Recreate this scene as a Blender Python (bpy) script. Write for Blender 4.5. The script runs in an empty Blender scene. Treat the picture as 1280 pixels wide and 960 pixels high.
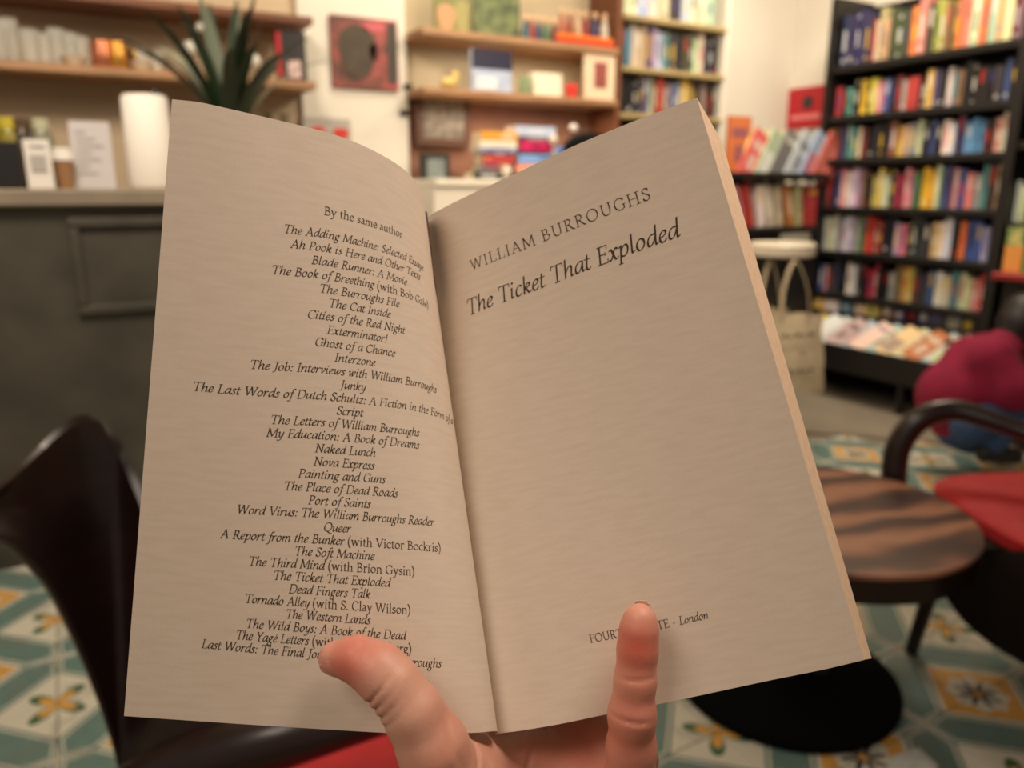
import bpy, math, random
import numpy as np
from mathutils import Vector, Matrix
random.seed(7)
C = bpy.context.scene.collection
SC = bpy.context.scene

# ---------------------------------------------------------------- camera, world, lights, exposure
F = 960.0
PT = math.radians(14.04)
CAMH = 1.1
cam = bpy.data.cameras.new('camera')
cam.sensor_width = 36; cam.lens = F / 1280 * 36
cam.clip_start = 0.01
cam.dof.use_dof = True
cam.dof.focus_distance = 0.252
cam.dof.aperture_fstop = cam.lens / 2.9
camo = bpy.data.objects.new('camera', cam); C.objects.link(camo)
camo.location = (0, 0, CAMH); camo.rotation_euler = (math.radians(90) - PT, 0, math.radians(-30))   # the room's walls run along x and y
SC.camera = camo
w = bpy.data.worlds.new('room_air'); SC.world = w; w.use_nodes = True
w.node_tree.nodes['Background'].inputs[0].default_value = (1.0, 0.80, 0.62, 1)
w.node_tree.nodes['Background'].inputs[1].default_value = 0.215
SC.view_settings.view_transform = 'Standard'
SC.view_settings.look = 'None'
SC.view_settings.exposure = 0.0
SC.view_settings.gamma = 1.0
SC.view_settings.use_curve_mapping = False

A30 = math.radians(30)
CU, SU = math.cos(A30), math.sin(A30)
def world(p): return Vector(p)     # room (U, V, Z) = world x, y, z
def area(U, V, Z, size, power, col=(1, .82, .62), target=None, spread=180, sy=None):
    l = bpy.data.lights.new('lamp_or_fill_light', 'AREA'); l.size = size; l.energy = power; l.color = col  # unseen ceiling lamps, plus lights added only to brighten pages and recess
    if sy: l.shape = 'RECTANGLE'; l.size_y = sy
    l.spread = math.radians(spread)
    o = bpy.data.objects.new('lamp_or_fill_light', l); C.objects.link(o)
    o.location = world((U, V, Z))
    if target:
        d = world(target) - o.location
        o.rotation_euler = d.to_track_quat('-Z', 'Y').to_euler()
    else:
        pass
    return o
WARM = (1.0, .84, .66)
area(0.33, .10, 1.56, .22, 2.4, (1, .85, .73), target=(.15, .24, 1.05), spread=170)   # unseen fill light added in mid-air to brighten the pages
area(3.0, 2.2, 2.85, .5, 36, WARM, target=(3.9, 2.4, .9))       # lamp in front of the black bookcase
area(2.0, 1.7, 2.3, .5, 24, WARM, target=(2.5, 3.7, 1.5))      # lamp in front of the recess
area(1.6, 2.9, 2.85, .3, 6, (1, .88, .68), target=(1.35, 3.6, 1.4), spread=110)  # spot on the cream wall
area(-.1, 1.6, 2.6, .5, 36, WARM, target=(-.1, 3.4, 1.2))  # lamp over the bar
area(-.95, .08, 2.4, .7, 12.5, (1, .86, .74), target=(.1, .3, 1.05))   # unseen soft light added to even out the page brightness
area(3.2, 3.0, 2.85, .25, 4, (1, .88, .7), target=(3.4, 3.2, 1.2), spread=90)  # spot on the corner display
area(2.05, 3.50, 1.775, .9, 1.2, (1, .88, .7), sy=.03)          # unseen strip added under the upper recess shelf to brighten the wall
area(2.05, 3.46, 1.50, .9, 2.0, (1, .86, .68), sy=.03)          # unseen strip added under the lower recess shelf to brighten the cabinet
# ---------------------------------------------------------------- pixel helpers: where a line of sight meets a real plane
def ray(x, y):
    a = (x - 640)/F; b = -(y - 480)/F
    X = a; Y = math.cos(PT) + b*math.sin(PT); Z = -math.sin(PT) + b*math.cos(PT)
    return (X*CU + Y*SU, -X*SU + Y*CU, Z)
def hV(x, y, V): d = ray(x, y); t = V/d[1]; return (d[0]*t, V, CAMH + d[2]*t)
def hU(x, y, U): d = ray(x, y); t = U/d[0]; return (U, d[1]*t, CAMH + d[2]*t)
def hZ(x, y, Z): d = ray(x, y); t = (Z - CAMH)/d[2]; return (d[0]*t, d[1]*t, Z)
def hD(x, y, dep): d = ray(x, y); return (d[0]*dep, d[1]*dep, CAMH + d[2]*dep)
def camroom(P):                                       # camera frame (right, down, forward) arrays to room coordinates
    P = np.asarray(P, float)
    X = P[..., 0]; Y = P[..., 2]*math.cos(PT) - P[..., 1]*math.sin(PT)
    Z = -P[..., 2]*math.sin(PT) - P[..., 1]*math.cos(PT) + CAMH
    return np.stack([X*CU + Y*SU, -X*SU + Y*CU, Z], -1)
def cpx(x, y, z): return ((x - 640)/F*z, (y - 480)/F*z, z)

# ---------------------------------------------------------------- materials
def lin(c):
    c = c[:3]
    r = []
    for v in c:
        v = v/255
        r.append(v/12.92 if v <= .04045 else ((v + .055)/1.055)**2.4)
    return tuple(r) + (1,)
MATS = {}
def mat(name, rgb, rough=.6, metal=0, spec=None, noise=.0, nscale=8, bump=0, bscale=60, emit=0, trans=0, sss=0, coat=0, stretch=None, rgb2=None):
    if name in MATS: return MATS[name]
    m = bpy.data.materials.new(name); m.use_nodes = True; nt = m.node_tree; b = nt.nodes['Principled BSDF']
    c = lin(rgb)
    b.inputs['Base Color'].default_value = c
    b.inputs['Roughness'].default_value = rough; b.inputs['Metallic'].default_value = metal
    if spec is not None: b.inputs['Specular IOR Level'].default_value = spec
    if trans: b.inputs['Alpha'].default_value = 1 - trans
    if coat: b.inputs['Coat Weight'].default_value = coat; b.inputs['Coat Roughness'].default_value = .12
    if sss:
        b.inputs['Subsurface Weight'].default_value = sss; b.inputs['Subsurface Radius'].default_value = (1, .35, .2); b.inputs['Subsurface Scale'].default_value = .004
    if emit:
        b.inputs['Emission Color'].default_value = c; b.inputs['Emission Strength'].default_value = emit
    tc = nt.nodes.new('ShaderNodeTexCoord')
    src = tc.outputs['Object']
    if stretch:
        mp = nt.nodes.new('ShaderNodeMapping'); mp.inputs['Scale'].default_value = stretch
        nt.links.new(src, mp.inputs['Vector']); src = mp.outputs[0]
    if noise:
        n = nt.nodes.new('ShaderNodeTexNoise'); n.inputs['Scale'].default_value = nscale; n.inputs['Detail'].default_value = 4
        nt.links.new(src, n.inputs['Vector'])
        r = nt.nodes.new('ShaderNodeValToRGB')
        c2 = lin(rgb2) if rgb2 else tuple(v*(1 - noise) for v in c[:3]) + (1,)
        r.color_ramp.elements[0].position = .35; r.color_ramp.elements[1].position = .65
        r.color_ramp.elements[0].color = c2; r.color_ramp.elements[1].color = c
        nt.links.new(n.outputs['Fac'], r.inputs['Fac']); nt.links.new(r.outputs['Color'], b.inputs['Base Color'])
    if bump:
        n = nt.nodes.new('ShaderNodeTexNoise'); n.inputs['Scale'].default_value = bscale; n.inputs['Detail'].default_value = 3
        nt.links.new(src, n.inputs['Vector'])
        bp = nt.nodes.new('ShaderNodeBump'); bp.inputs['Strength'].default_value = bump; bp.inputs['Distance'].default_value = .01
        nt.links.new(n.outputs['Fac'], bp.inputs['Height']); nt.links.new(bp.outputs[0], b.inputs['Normal'])
    MATS[name] = m
    return m

# ---------------------------------------------------------------- mesh helpers
class MB:
    def __init__(s): s.v = []; s.f = []; s.m = []; s.mi = 0
    def add(s, vs, fs, mi=None):
        n = len(s.v); s.v += [tuple(v) for v in vs]; s.f += [tuple(n + i for i in f) for f in fs]
        s.m += [s.mi if mi is None else mi]*len(fs); return s
    def box(s, a, b, mi=None, bev=0):
        x0, y0, z0 = [min(p, q) for p, q in zip(a, b)]; x1, y1, z1 = [max(p, q) for p, q in zip(a, b)]
        if bev:
            e = min(bev, (x1-x0)*.45, (y1-y0)*.45, (z1-z0)*.45)
            ring = lambda d, z: [(x0+d, y0+e, z), (x0+e, y0+d, z), (x1-e, y0+d, z), (x1-d, y0+e, z), (x1-d, y1-e, z), (x1-e, y1-d, z), (x0+e, y1-d, z), (x0+d, y1-e, z)]
            vs = ring(e, z0) + ring(0, z0+e) + ring(0, z1-e) + ring(e, z1)
            fs = [tuple(range(7, -1, -1)), tuple(range(24, 32))]
            for k in range(3):
                for i in range(8): j = (i+1) % 8; fs.append((k*8+i, k*8+j, k*8+8+j, k*8+8+i))
            return s.add(vs, fs, mi)
        vs = [(x0,y0,z0),(x1,y0,z0),(x1,y1,z0),(x0,y1,z0),(x0,y0,z1),(x1,y0,z1),(x1,y1,z1),(x0,y1,z1)]
        return s.add(vs, [(0,3,2,1),(4,5,6,7),(0,1,5,4),(1,2,6,5),(2,3,7,6),(3,0,4,7)], mi)
    def lathe(s, c, prof, n=28, mi=None):               # prof: (radius, z) from bottom to top
        vs = []
        for r, z in prof:
            for i in range(n):
                a = 2*math.pi*i/n; vs.append((c[0]+r*math.cos(a), c[1]+r*math.sin(a), c[2]+z))
        fs = []
        for k in range(len(prof)-1):
            for i in range(n): j = (i+1) % n; fs.append((k*n+i, k*n+j, k*n+n+j, k*n+n+i))
        fs.append(tuple(range(n-1, -1, -1))); m = (len(prof)-1)*n; fs.append(tuple(range(m, m+n)))
        return s.add(vs, fs, mi)
    def tube(s, pts, rad, n=12, mi=None, smooth=True, flat=1.0):
        P = [Vector(p) for p in pts]
        if smooth and len(P) > 2: 
            q = [tuple(p) for p in P]; rr = rad if hasattr(rad, '__len__') else [rad]*len(q)
            k = spline(np.array([list(a)+[b] for a, b in zip(q, rr)]), 6*(len(q)-1)+1)
            P = [Vector(a[:3]) for a in k]; R = [a[3] for a in k]
        else: R = list(rad) if hasattr(rad, '__len__') else [rad]*len(P)
        vs = []; prev = None
        for i, p in enumerate(P):
            t = (P[min(i+1, len(P)-1)] - P[max(i-1, 0)]).normalized()
            if prev is None:
                up = Vector((0, 0, 1)) if abs(t.z) < .9 else Vector((1, 0, 0))
                a = t.cross(up).normalized()
            else: a = (prev - t*prev.dot(t)).normalized()
            prev = a; b = t.cross(a)
            for k in range(n):
                an = 2*math.pi*k/n; vs.append(p + a*(R[i]*math.cos(an)) + b*(R[i]*flat*math.sin(an)))
        fs = []
        for i in range(len(P)-1):
            for k in range(n): j = (k+1) % n; fs.append((i*n+k, i*n+j, i*n+n+j, i*n+n+k))
        fs.append(tuple(range(n-1, -1, -1))); m = (len(P)-1)*n; fs.append(tuple(range(m, m+n)))
        return s.add(vs, fs, mi)
    def build(s, name, mats, parent=None, origin=None, smooth=False):
        if origin is None:
            if parent is not None: origin = parent['_o']
            else:
                a = np.array(s.v); origin = ((a[:,0].min()+a[:,0].max())/2, (a[:,1].min()+a[:,1].max())/2, a[:,2].min())
        me = bpy.data.meshes.new(name)
        o0 = origin
        me.from_pydata([(v[0]-o0[0], v[1]-o0[1], v[2]-o0[2]) for v in s.v], [], s.f)
        for m in (mats if isinstance(mats, (list, tuple)) else [mats]): me.materials.append(m)
        if any(s.m): me.polygons.foreach_set('material_index', s.m)
        if smooth:
            me.shade_smooth()
            try: me.set_sharp_from_angle(angle=math.radians(40))
            except Exception: pass
        o = bpy.data.objects.new(name, me); C.objects.link(o)
        if parent is not None:
            o.parent = parent; o['_o'] = tuple(origin)
            po = parent['_o']; o.location = (origin[0]-po[0], origin[1]-po[1], origin[2]-po[2])
        else: o.location = world(origin); o['_o'] = tuple(origin)
        return o
def spline(P, n):
    P = np.asarray(P, float); Q = np.vstack([2*P[0]-P[1], P, 2*P[-1]-P[-2]]); m = len(P)-1; out = []
    for t in np.linspace(0, m-1e-9, n):
        i = int(t); u = t-i; a, b, d, e = Q[i:i+4]
        out.append(.5*(2*b+(-a+d)*u+(2*a-5*b+4*d-e)*u*u+(-a+3*b-3*d+e)*u**3))
    return np.array(out)
def tag(o, label, cat, group=None, kind=None):
    o['label'] = label; o['category'] = cat
    if group: o['group'] = group
    if kind: o['kind'] = kind
    return o
def thing(name, label, cat, origin, group=None):
    o = bpy.data.objects.new(name, None); C.objects.link(o); o.empty_display_size = .05
    o.location = world(origin); o['_o'] = tuple(origin)
    return tag(o, label, cat, group)
def struct(o): o['kind'] = 'structure'; return o
def sbox(name, a, b, m): return struct(MB().box(a, b).build(name, m))
ORD = ['first','second','third','fourth','fifth','sixth','seventh','eighth','ninth','tenth','eleventh','twelfth','thirteenth','fourteenth','fifteenth','sixteenth','seventeenth','eighteenth','nineteenth','twentieth','twenty-first','twenty-second','twenty-third','twenty-fourth','twenty-fifth','twenty-sixth','twenty-seventh','twenty-eighth','twenty-ninth','thirtieth','thirty-first','thirty-second','thirty-third','thirty-fourth','thirty-fifth','thirty-sixth']

# ---------------------------------------------------------------- the room
cream = mat('cream_paint', (224, 218, 204), .8, noise=.06, nscale=3)
taupe = mat('taupe_wall', (200, 178, 148), .8, noise=.08, nscale=2)  # darker tone for the wall section left of the cream one
beige = mat('shaded_cream', (200, 184, 152), .8, noise=.06, nscale=3)  # recess wall is cream with its shade put into the colour
brownb = mat('brown_board', (150, 104, 82), .7, noise=.15, nscale=5)
black = mat('black_stained_wood', (22, 19, 18), .45, noise=.3, nscale=12)
oak = mat('warm_oak', (182, 138, 98), .5, noise=.3, nscale=6, stretch=(1, 8, 8))
oakd = mat('dark_oak', (128, 78, 50), .5, noise=.3, nscale=6, stretch=(1, 8, 8))
concrete = mat('dark_concrete', (80, 76, 66), .75, noise=.4, nscale=5, bump=.2, bscale=20)
concf = mat('grey_screed', (150, 139, 122), .6, noise=.2, nscale=3)
grout = mat('grout', (70, 66, 58), .8)
WA = 3.62; WB = 4.12
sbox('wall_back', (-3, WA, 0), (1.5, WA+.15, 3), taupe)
sbox('trim_1', (1.0, WA-.03, 0), (1.5, WA, 3), cream)
sbox('wall_recess', (1.5, WA+.06, 0), (3.4, WA+.2, 3), beige)
sbox('trim_2', (1.5, WA+.03, 1.12), (2.62, WA+.06, 1.55), brownb)
sbox('wall_corner', (3.4, WA-.03, 0), (WB+.1, WA+.12, 3), cream)
sbox('wall_right', (WB, -1.5, 0), (WB+.15, WA, 3), cream)
sbox('ceiling', (-3, -3, 3), (WB+.2, WA+.3, 3.1), cream)
sbox('floor', (-4, -3, -.1), (WB+.2, WA+.2, -.012), concf)

# floor: patterned cement tiles, every one its own piece
def tile_material():
    m = bpy.data.materials.new('cement_tile_print'); m.use_nodes = True; nt = m.node_tree; b = nt.nodes['Principled BSDF']
    N = nt.nodes.new; L = nt.links.new
    uv = N('ShaderNodeTexCoord'); sp = N('ShaderNodeSeparateXYZ')
    mp = N('ShaderNodeMapping'); mp.inputs['Location'].default_value = (-1, -1, 0); mp.inputs['Scale'].default_value = (2, 2, 1)
    L(uv.outputs['UV'], mp.inputs['Vector']); L(mp.outputs[0], sp.inputs[0])
    def M(op, a, b_=None, c=None):
        n = N('ShaderNodeMath'); n.operation = op
        for i, v in enumerate((a, b_, c)):
            if v is None: continue
            if isinstance(v, (int, float)): n.inputs[i].default_value = v
            else: L(v, n.inputs[i])
        return n.outputs[0]
    x, y = sp.outputs[0], sp.outputs[1]
    p = M('MULTIPLY', M('ADD', x, y), .5); q = M('ABSOLUTE', M('MULTIPLY', M('SUBTRACT', x, y), .5)); qs = M('MULTIPLY', M('SUBTRACT', x, y), .5)
    def mix(fac, c1, c2):
        n = N('ShaderNodeMix'); n.data_type = 'RGBA'; L(fac, n.inputs['Factor'])
        for s, v in (('A', c1), ('B', c2)):
            if isinstance(v, tuple): n.inputs[s].default_value = v
            else: L(v, n.inputs[s])
        return n.outputs['Result']
    creamc, teal, tealD, orange, dark, green, grey = map(lin, ((206,202,184),(112,138,130),(86,112,106),(212,160,78),(74,66,62),(70,104,74),(120,116,106)))
    nz = N('ShaderNodeTexNoise'); nz.inputs['Scale'].default_value = 30; nz.inputs['Detail'].default_value = 4
    oi = N('ShaderNodeObjectInfo'); L(uv.outputs['Object'], nz.inputs['Vector'])
    tealv = mix(nz.outputs['Fac'], tealD, teal)
    col = creamc
    # bar of two outlines across the middle of the tile
    ap = M('ABSOLUTE', p); lim = M('SUBTRACT', .95, M('MULTIPLY', ap, .85))
    g = M('MAXIMUM', M('SUBTRACT', ap, .36), M('SUBTRACT', q, lim))     # < 0 inside
    col = mix(M('GREATER_THAN', q, M('SUBTRACT', 1.04, M('MULTIPLY', ap, .85))), (creamc), grey)
    col = mix(M('LESS_THAN', g, -.01), col, tealv)
    col = mix(M('LESS_THAN', M('ABSOLUTE', M('ADD', g, .075)), .016), col, creamc)
    # quarter of the ochre square with its flower
    po = M('ADD', p, 1); mo = M('MAXIMUM', po, q)
    col = mix(M('LESS_THAN', mo, .585), col, orange)
    ro = M('SQRT', M('ADD', M('MULTIPLY', po, po), M('MULTIPLY', q, q)))
    ang = M('ARCTAN2', qs, po)
    wob = M('MULTIPLY', M('COSINE', M('MULTIPLY', ang, 8)), .045)
    col = mix(M('LESS_THAN', ro, M('ADD', .43, wob)), col, creamc)
    pet = M('ADD', .22, M('MULTIPLY', M('COSINE', M('ADD', M('MULTIPLY', ang, 8), 3.14159)), .13))
    col = mix(M('LESS_THAN', ro, pet), col, dark)
    col = mix(M('LESS_THAN', ro, .07), col, orange)
    # quarter of the leaf medallion
    pl = M('SUBTRACT', 1, p); rl = M('SQRT', M('ADD', M('MULTIPLY', pl, pl), M('MULTIPLY', q, q)))
    an2 = M('ARCTAN2', qs, pl)
    lf = M('ADD', .30, M('MULTIPLY', M('COSINE', M('MULTIPLY', an2, 4)), .22))
    inl = M('MULTIPLY', M('LESS_THAN', rl, lf), M('GREATER_THAN', rl, .1))
    col = mix(inl, col, green)
    lf2 = M('ADD', .2, M('MULTIPLY', M('COSINE', M('MULTIPLY', an2, 4)), .14))
    col = mix(M('LESS_THAN', rl, lf2), col, orange)
    # worn surface
    n2 = N('ShaderNodeTexNoise'); n2.inputs['Scale'].default_value = 9; n2.inputs['Detail'].default_value = 5
    ad = N('ShaderNodeVectorMath'); L(uv.outputs['Object'], ad.inputs[0]); L(oi.outputs['Random'], ad.inputs[1]); L(ad.outputs[0], n2.inputs['Vector'])
    wf = M('MULTIPLY', M('GREATER_THAN', n2.outputs['Fac'], .56), .25)
    col = mix(wf, col, grey)
    L(col, b.inputs['Base Color']); b.inputs['Roughness'].default_value = .42
    return m
TILE = .2
tm = tile_material()
me = bpy.data.meshes.new('floor_tile')
h = TILE/2 - .0012; e = .0015
me.from_pydata([(-h,-h,-.012),(h,-h,-.012),(h,h,-.012),(-h,h,-.012),(-h,-h,-e),(h,-h,-e),(h,h,-e),(-h,h,-e),(-h+e,-h+e,0),(h-e,-h+e,0),(h-e,h-e,0),(-h+e,h-e,0)], [],
    [(8,9,10,11)] + [(i, (i+1)%4, 4+(i+1)%4, 4+i) for i in range(4)] + [(4+i, 4+(i+1)%4, 8+(i+1)%4, 8+i) for i in range(4)])
uvl = me.uv_layers.new(name='UVMap')
for lp in me.loops:
    co = me.vertices[lp.vertex_index].co; uvl.data[lp.index].uv = (co.x/TILE + .5, co.y/TILE + .5)
me.materials.append(tm)
FX, FY = 1.667, .785                                  # centre of an ochre flower
floor = bpy.data.objects['floor']
cnt = 0
def seen(U, V):
    X = U*CU - V*SU; Y = U*SU + V*CU
    if Y < .85: return False
    dep = Y*math.cos(PT) + CAMH*math.sin(PT); px = 640 + F*X/dep
    return -160 < px < 1440 and (X*math.sin(math.radians(15)) + Y*math.cos(math.radians(15))) < 3.74 - .1
for i in range(-16, 14):
    for j in range(-10, 16):
        U = FX + (i + .5)*TILE; V = FY + (j + .5)*TILE
        if not seen(U, V) or V > 2.55 or U > 3.8: continue
        # corner types: i,j both even = flower; both odd = leaf
        fx, fy = (0 if i % 2 == 0 else 1), (0 if j % 2 == 0 else 1)
        rot = {(0, 0): 0, (1, 0): 1, (1, 1): 2, (0, 1): 3}[(fx, fy)]
        o = bpy.data.objects.new('tile', me); C.objects.link(o); o.parent = floor
        fo = floor['_o']; o.location = (U - fo[0], V - fo[1], -fo[2] + random.uniform(-.0006, .0004)); o.rotation_euler = (0, 0, rot*math.pi/2)
        cnt += 1
print('tiles', cnt)
# grey screed beyond the tiles
s15 = math.radians(15)
def rowpt(p, q): X = p*math.sin(s15) + q*math.cos(s15); Y = p*math.cos(s15) - q*math.sin(s15); return (X*CU + Y*SU, -X*SU + Y*CU)
mb = MB(); a = [rowpt(3.70, -.9), rowpt(3.70, 1.9), rowpt(5.6, 1.9), rowpt(5.6, -.9)]
mb.add([(p[0], p[1], z) for z in (-.012, .003) for p in a], [(3,2,1,0),(4,5,6,7)] + [(i, (i+1)%4, 4+(i+1)%4, 4+i) for i in range(4)])
struct(mb.build('floor_screed', concf)); 

# ---------------------------------------------------------------- the bar counter
ct = thing('bar_counter', 'long dark concrete bar counter with pale slab top along the left', 'counter', (-.2, 2.85, 0))
MB().box((-2.2, 2.58, 0), (1.06, 3.1, 1.06)).build('counter_body', concrete, ct)
MB().box((-2.2, 2.55, 1.06), (1.08, 3.12, 1.108), bev=.006).build('counter_top', mat('pale_stone', (150, 138, 120), .5, noise=.15, nscale=9), ct)
p0 = hV(82, 272, 2.57); p1 = hV(250, 385, 2.57)
mb = MB(); x0, x1, z1, z0 = p0[0], p1[0]+.1, p0[2], p1[2]
for a, b in (((x0, z0), (x1, z0+.03)), ((x0, z1-.03), (x1, z1)), ((x0, z0+.03), (x0+.03, z1-.03)), ((x1-.03, z0+.03), (x1, z1-.03))):
    mb.box((a[0], 2.565, a[1]), (b[0], 2.58, b[1]), bev=.006)
mb.build('moulded_frame', concrete, ct)

# ---------------------------------------------------------------- books as shared meshes with their own colours
def book_material():
    m = bpy.data.materials.new('book_cover'); m.use_nodes = True; nt = m.node_tree; b = nt.nodes['Principled BSDF']
    oi = nt.nodes.new('ShaderNodeObjectInfo'); nt.links.new(oi.outputs['Color'], b.inputs['Base Color']); b.inputs['Roughness'].default_value = .4
    return m
def print_material():
    m = bpy.data.materials.new('spine_print'); m.use_nodes = True; nt = m.node_tree; b = nt.nodes['Principled BSDF']
    oi = nt.nodes.new('ShaderNodeObjectInfo'); r = nt.nodes.new('ShaderNodeValToRGB'); r.color_ramp.interpolation = 'CONSTANT'
    cols = [(235,230,215),(20,20,22),(240,200,60),(200,40,40),(240,240,240),(60,60,120),(225,225,210)]
    r.color_ramp.elements[0].color = lin(cols[0])
    for i, c in enumerate(cols[1:]):
        if i == 0: r.color_ramp.elements[1].position = 1/7; r.color_ramp.elements[1].color = lin(c)
        else: el = r.color_ramp.elements.new((i+1)/7); el.color = lin(c)
    nt.links.new(oi.outputs['Random'], r.inputs['Fac']); mx = nt.nodes.new('ShaderNodeMix'); mx.data_type = 'RGBA'; mx.inputs['Factor'].default_value = .55
    nt.links.new(oi.outputs['Color'], mx.inputs['A']); nt.links.new(r.outputs['Color'], mx.inputs['B']); nt.links.new(mx.outputs['Result'], b.inputs['Base Color'])
    b.inputs['Roughness'].default_value = .4
    return m
bm_, pm_, sm_ = book_material(), mat('page_edges', (222, 208, 180), .8), print_material()
BOOK = []
for k, bands in enumerate([[(.25, .8)], [(.08, .16), (.3, .7)], [(.55, .9)], [(.1, .2)], [(.06, .1), (.88, .94), (.35, .65)]]):
    mb = MB()
    e = .12
    mb.add([(0,.012,0),(e,0,0),(1-e,0,0),(1,.012,0),(1,1,0),(.93,1,0),(.93,.05,0),(.07,.05,0),(.07,1,0),(0,1,0)] +
           [(0,.012,1),(e,0,1),(1-e,0,1),(1,.012,1),(1,1,1),(.93,1,1),(.93,.05,1),(.07,.05,1),(.07,1,1),(0,1,1)],
           [(i, (i+1)%10, 10+(i+1)%10, 10+i) for i in range(10)] + [(7,2,1,0),(0,9,8,7),(7,6,3,2),(6,5,4,3),(17,10,11,12),(10,17,18,19),(17,12,13,16),(16,13,14,15)], 0)
    mb.box((.07, .05, .015), (.93, .97, .985), 1)
    for a, b in bands: mb.box((.28, -.004, a), (.72, .001, b), 2)
    me = bpy.data.meshes.new('book'); me.from_pydata(mb.v, [], mb.f)
    for q in (bm_, pm_, sm_): me.materials.append(q)
    me.polygons.foreach_set('material_index', mb.m); BOOK.append(me)
# face-out version: cover on -y with a printed picture block and title line
FACE = []
for k in range(3):
    mb = MB(); mb.box((0, 0, 0), (1, .08, 1), 0); mb.box((0, .92, 0), (1, 1, 1), 0); mb.box((0, .08, 0), (.05, .92, 1), 0); mb.box((.05, .08, .01), (.98, .92, .99), 1)
    if k == 0: mb.box((.15, -.02, .62), (.85, .002, .8), 2); mb.box((.3, -.02, .2), (.7, .002, .5), 2)
    elif k == 1: mb.box((.1, -.02, .1), (.9, .002, .55), 2)
    else: mb.box((.12, -.02, .75), (.88, .002, .88), 2)
    me = bpy.data.meshes.new('book'); me.from_pydata(mb.v, [], mb.f)
    for q in (bm_, pm_, sm_): me.materials.append(q)
    me.polygons.foreach_set('material_index', mb.m); FACE.append(me)
PAL = dict(N=('navy',(44,46,88)),n=('dark navy',(32,34,54)),K=('black',(24,22,24)),d=('dark brown',(58,42,36)),g=('dark grey',(58,58,60)),T=('tan',(198,168,124)),
    O=('olive',(70,74,50)),o=('orange',(222,124,54)),Y=('yellow',(236,196,40)),y=('mustard yellow',(206,176,74)),w=('white',(232,224,218)),c=('cream',(220,210,176)),
    r=('red',(196,52,48)),R=('dark red',(120,38,40)),m=('mauve',(168,128,142)),p=('pink',(222,130,146)),P=('purple',(76,52,104)),b=('blue',(54,84,150)),
    B=('bright blue',(84,140,208)),t=('teal',(68,132,142)),G=('green',(70,120,72)),l=('lilac',(170,160,200)),s=('salmon',(222,132,110)),e=('pale green',(186,198,160)),
    h=('grey',(146,142,138)),u=('brown',(136,96,68)),q=('pale blue',(168,196,220)),k=('crimson',(170,36,62)),v=('olive yellow',(170,160,70)))
def put_book(me, code, loc, dims, rz, label, group, lean=0, pitch=0, colour=None):
    o = bpy.data.objects.new('book', me); C.objects.link(o)
    o.location = world(loc); o.rotation_mode = 'XYZ'
    o.matrix_world = Matrix.Translation(world(loc)) @ Matrix.Rotation(rz, 4, 'Z') @ Matrix.Rotation(pitch, 4, 'X') @ Matrix.Rotation(lean, 4, 'Y') @ Matrix.Diagonal((*dims, 1))
    c = colour or PAL[code][1]
    gm = sum(c)/3; c = tuple(v*.82 + gm*.18 for v in c)
    j = [max(0, min(255, v*random.uniform(.9, 1.08))) for v in c]
    o.color = lin(j)
    return tag(o, label, 'book', group)
def row_right(codes, Va, Vb, Z, maxh, where, group, Uf=3.83, hs=(.72, .97)):
    """spines facing the room along the bookcase on the right wall; the photo's left is the far end (large V)"""
    n = len(codes); ws = [random.uniform(.75, 1.25)*(1.0 if c != ' ' else 1) for c in codes]; tot = sum(ws); x = Va
    rank = 0
    for c, w_ in zip(codes, ws):
        th = (Va - Vb)*w_/tot
        if c != ' ':
            hh = maxh*random.uniform(*hs); dp = random.uniform(.13, .18)
            lab = f"{PAL[c][0]} book, {ORD[rank]} from the left, {where}"
            put_book(random.choice(BOOK), c, (Uf + random.uniform(0, .02), x, Z), (th*.94, dp, hh), -math.pi/2, lab, group)
            rank += 1
        x -= th

# ---------------------------------------------------------------- black bookcase on the right wall
Zs = [1.765, 1.505, 1.28, 1.02, .775, .535]
bc = thing('bookcase', 'tall black wooden bookcase full of colourful books at the right', 'bookcase', (3.95, 2.5, 0), 'black bookcase units on the right wall')
MB().box((3.78, 3.04, 0), (4.1, 3.07, 2.12)).build('side_panel', black, bc)
MB().box((3.78, 2.00, 0), (4.1, 2.05, 2.3)).build('side_panel', black, bc)
MB().box((4.08, 2.05, 0), (4.1, 3.04, 2.1)).build('back_panel', black, bc)
for z in Zs + [.18]:
    MB().box((3.79, 2.05, z-.035), (4.08, 3.04, z), bev=.003).build('shelf', black, bc)
bc2 = thing('bookcase', 'second black bookcase bay cut off by the right edge', 'bookcase', (3.95, 1.5, 0), 'black bookcase units on the right wall')
MB().box((3.78, 1.0, 0), (4.1, 1.05, 2.3)).build('side_panel', black, bc2)
MB().box((4.08, 1.05, 0), (4.1, 2.0, 2.3)).build('back_panel', black, bc2)
for z in (1.9, 1.55, 1.32, .965, .45): MB().box((3.79, 1.05, z-.035), (4.08, 1.998, z), bev=.003).build('shelf', black, bc2)
rows = ['NNNNNRTTTOOOosOvvuuoscoeTcRm', 'rKtKYKYpmbKRhrrKyPKctuKKKKgbK', 'udPttcRKnKduyThenbKwwNBBBKse', 'RKbpwwmuKyyegkppGYYebPpbshtdu', 'eeemwlhGrrRnnlpKgggTwwKobbll', 'bpggKwwgKkkKKhuyyggbwcteesr']
names = ['topmost shelf', 'second shelf', 'third shelf', 'fourth shelf', 'fifth shelf', 'sixth shelf']
maxh = [.28, .2, .2, .22, .215, .2]
for r, codes, nm, z, mh in zip(range(6), rows, names, Zs, maxh):
    row_right(codes, 3.03, 2.06, z, mh, f'{nm} of the tall black bookcase', f'books on the {nm} of the black bookcase')
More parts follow.
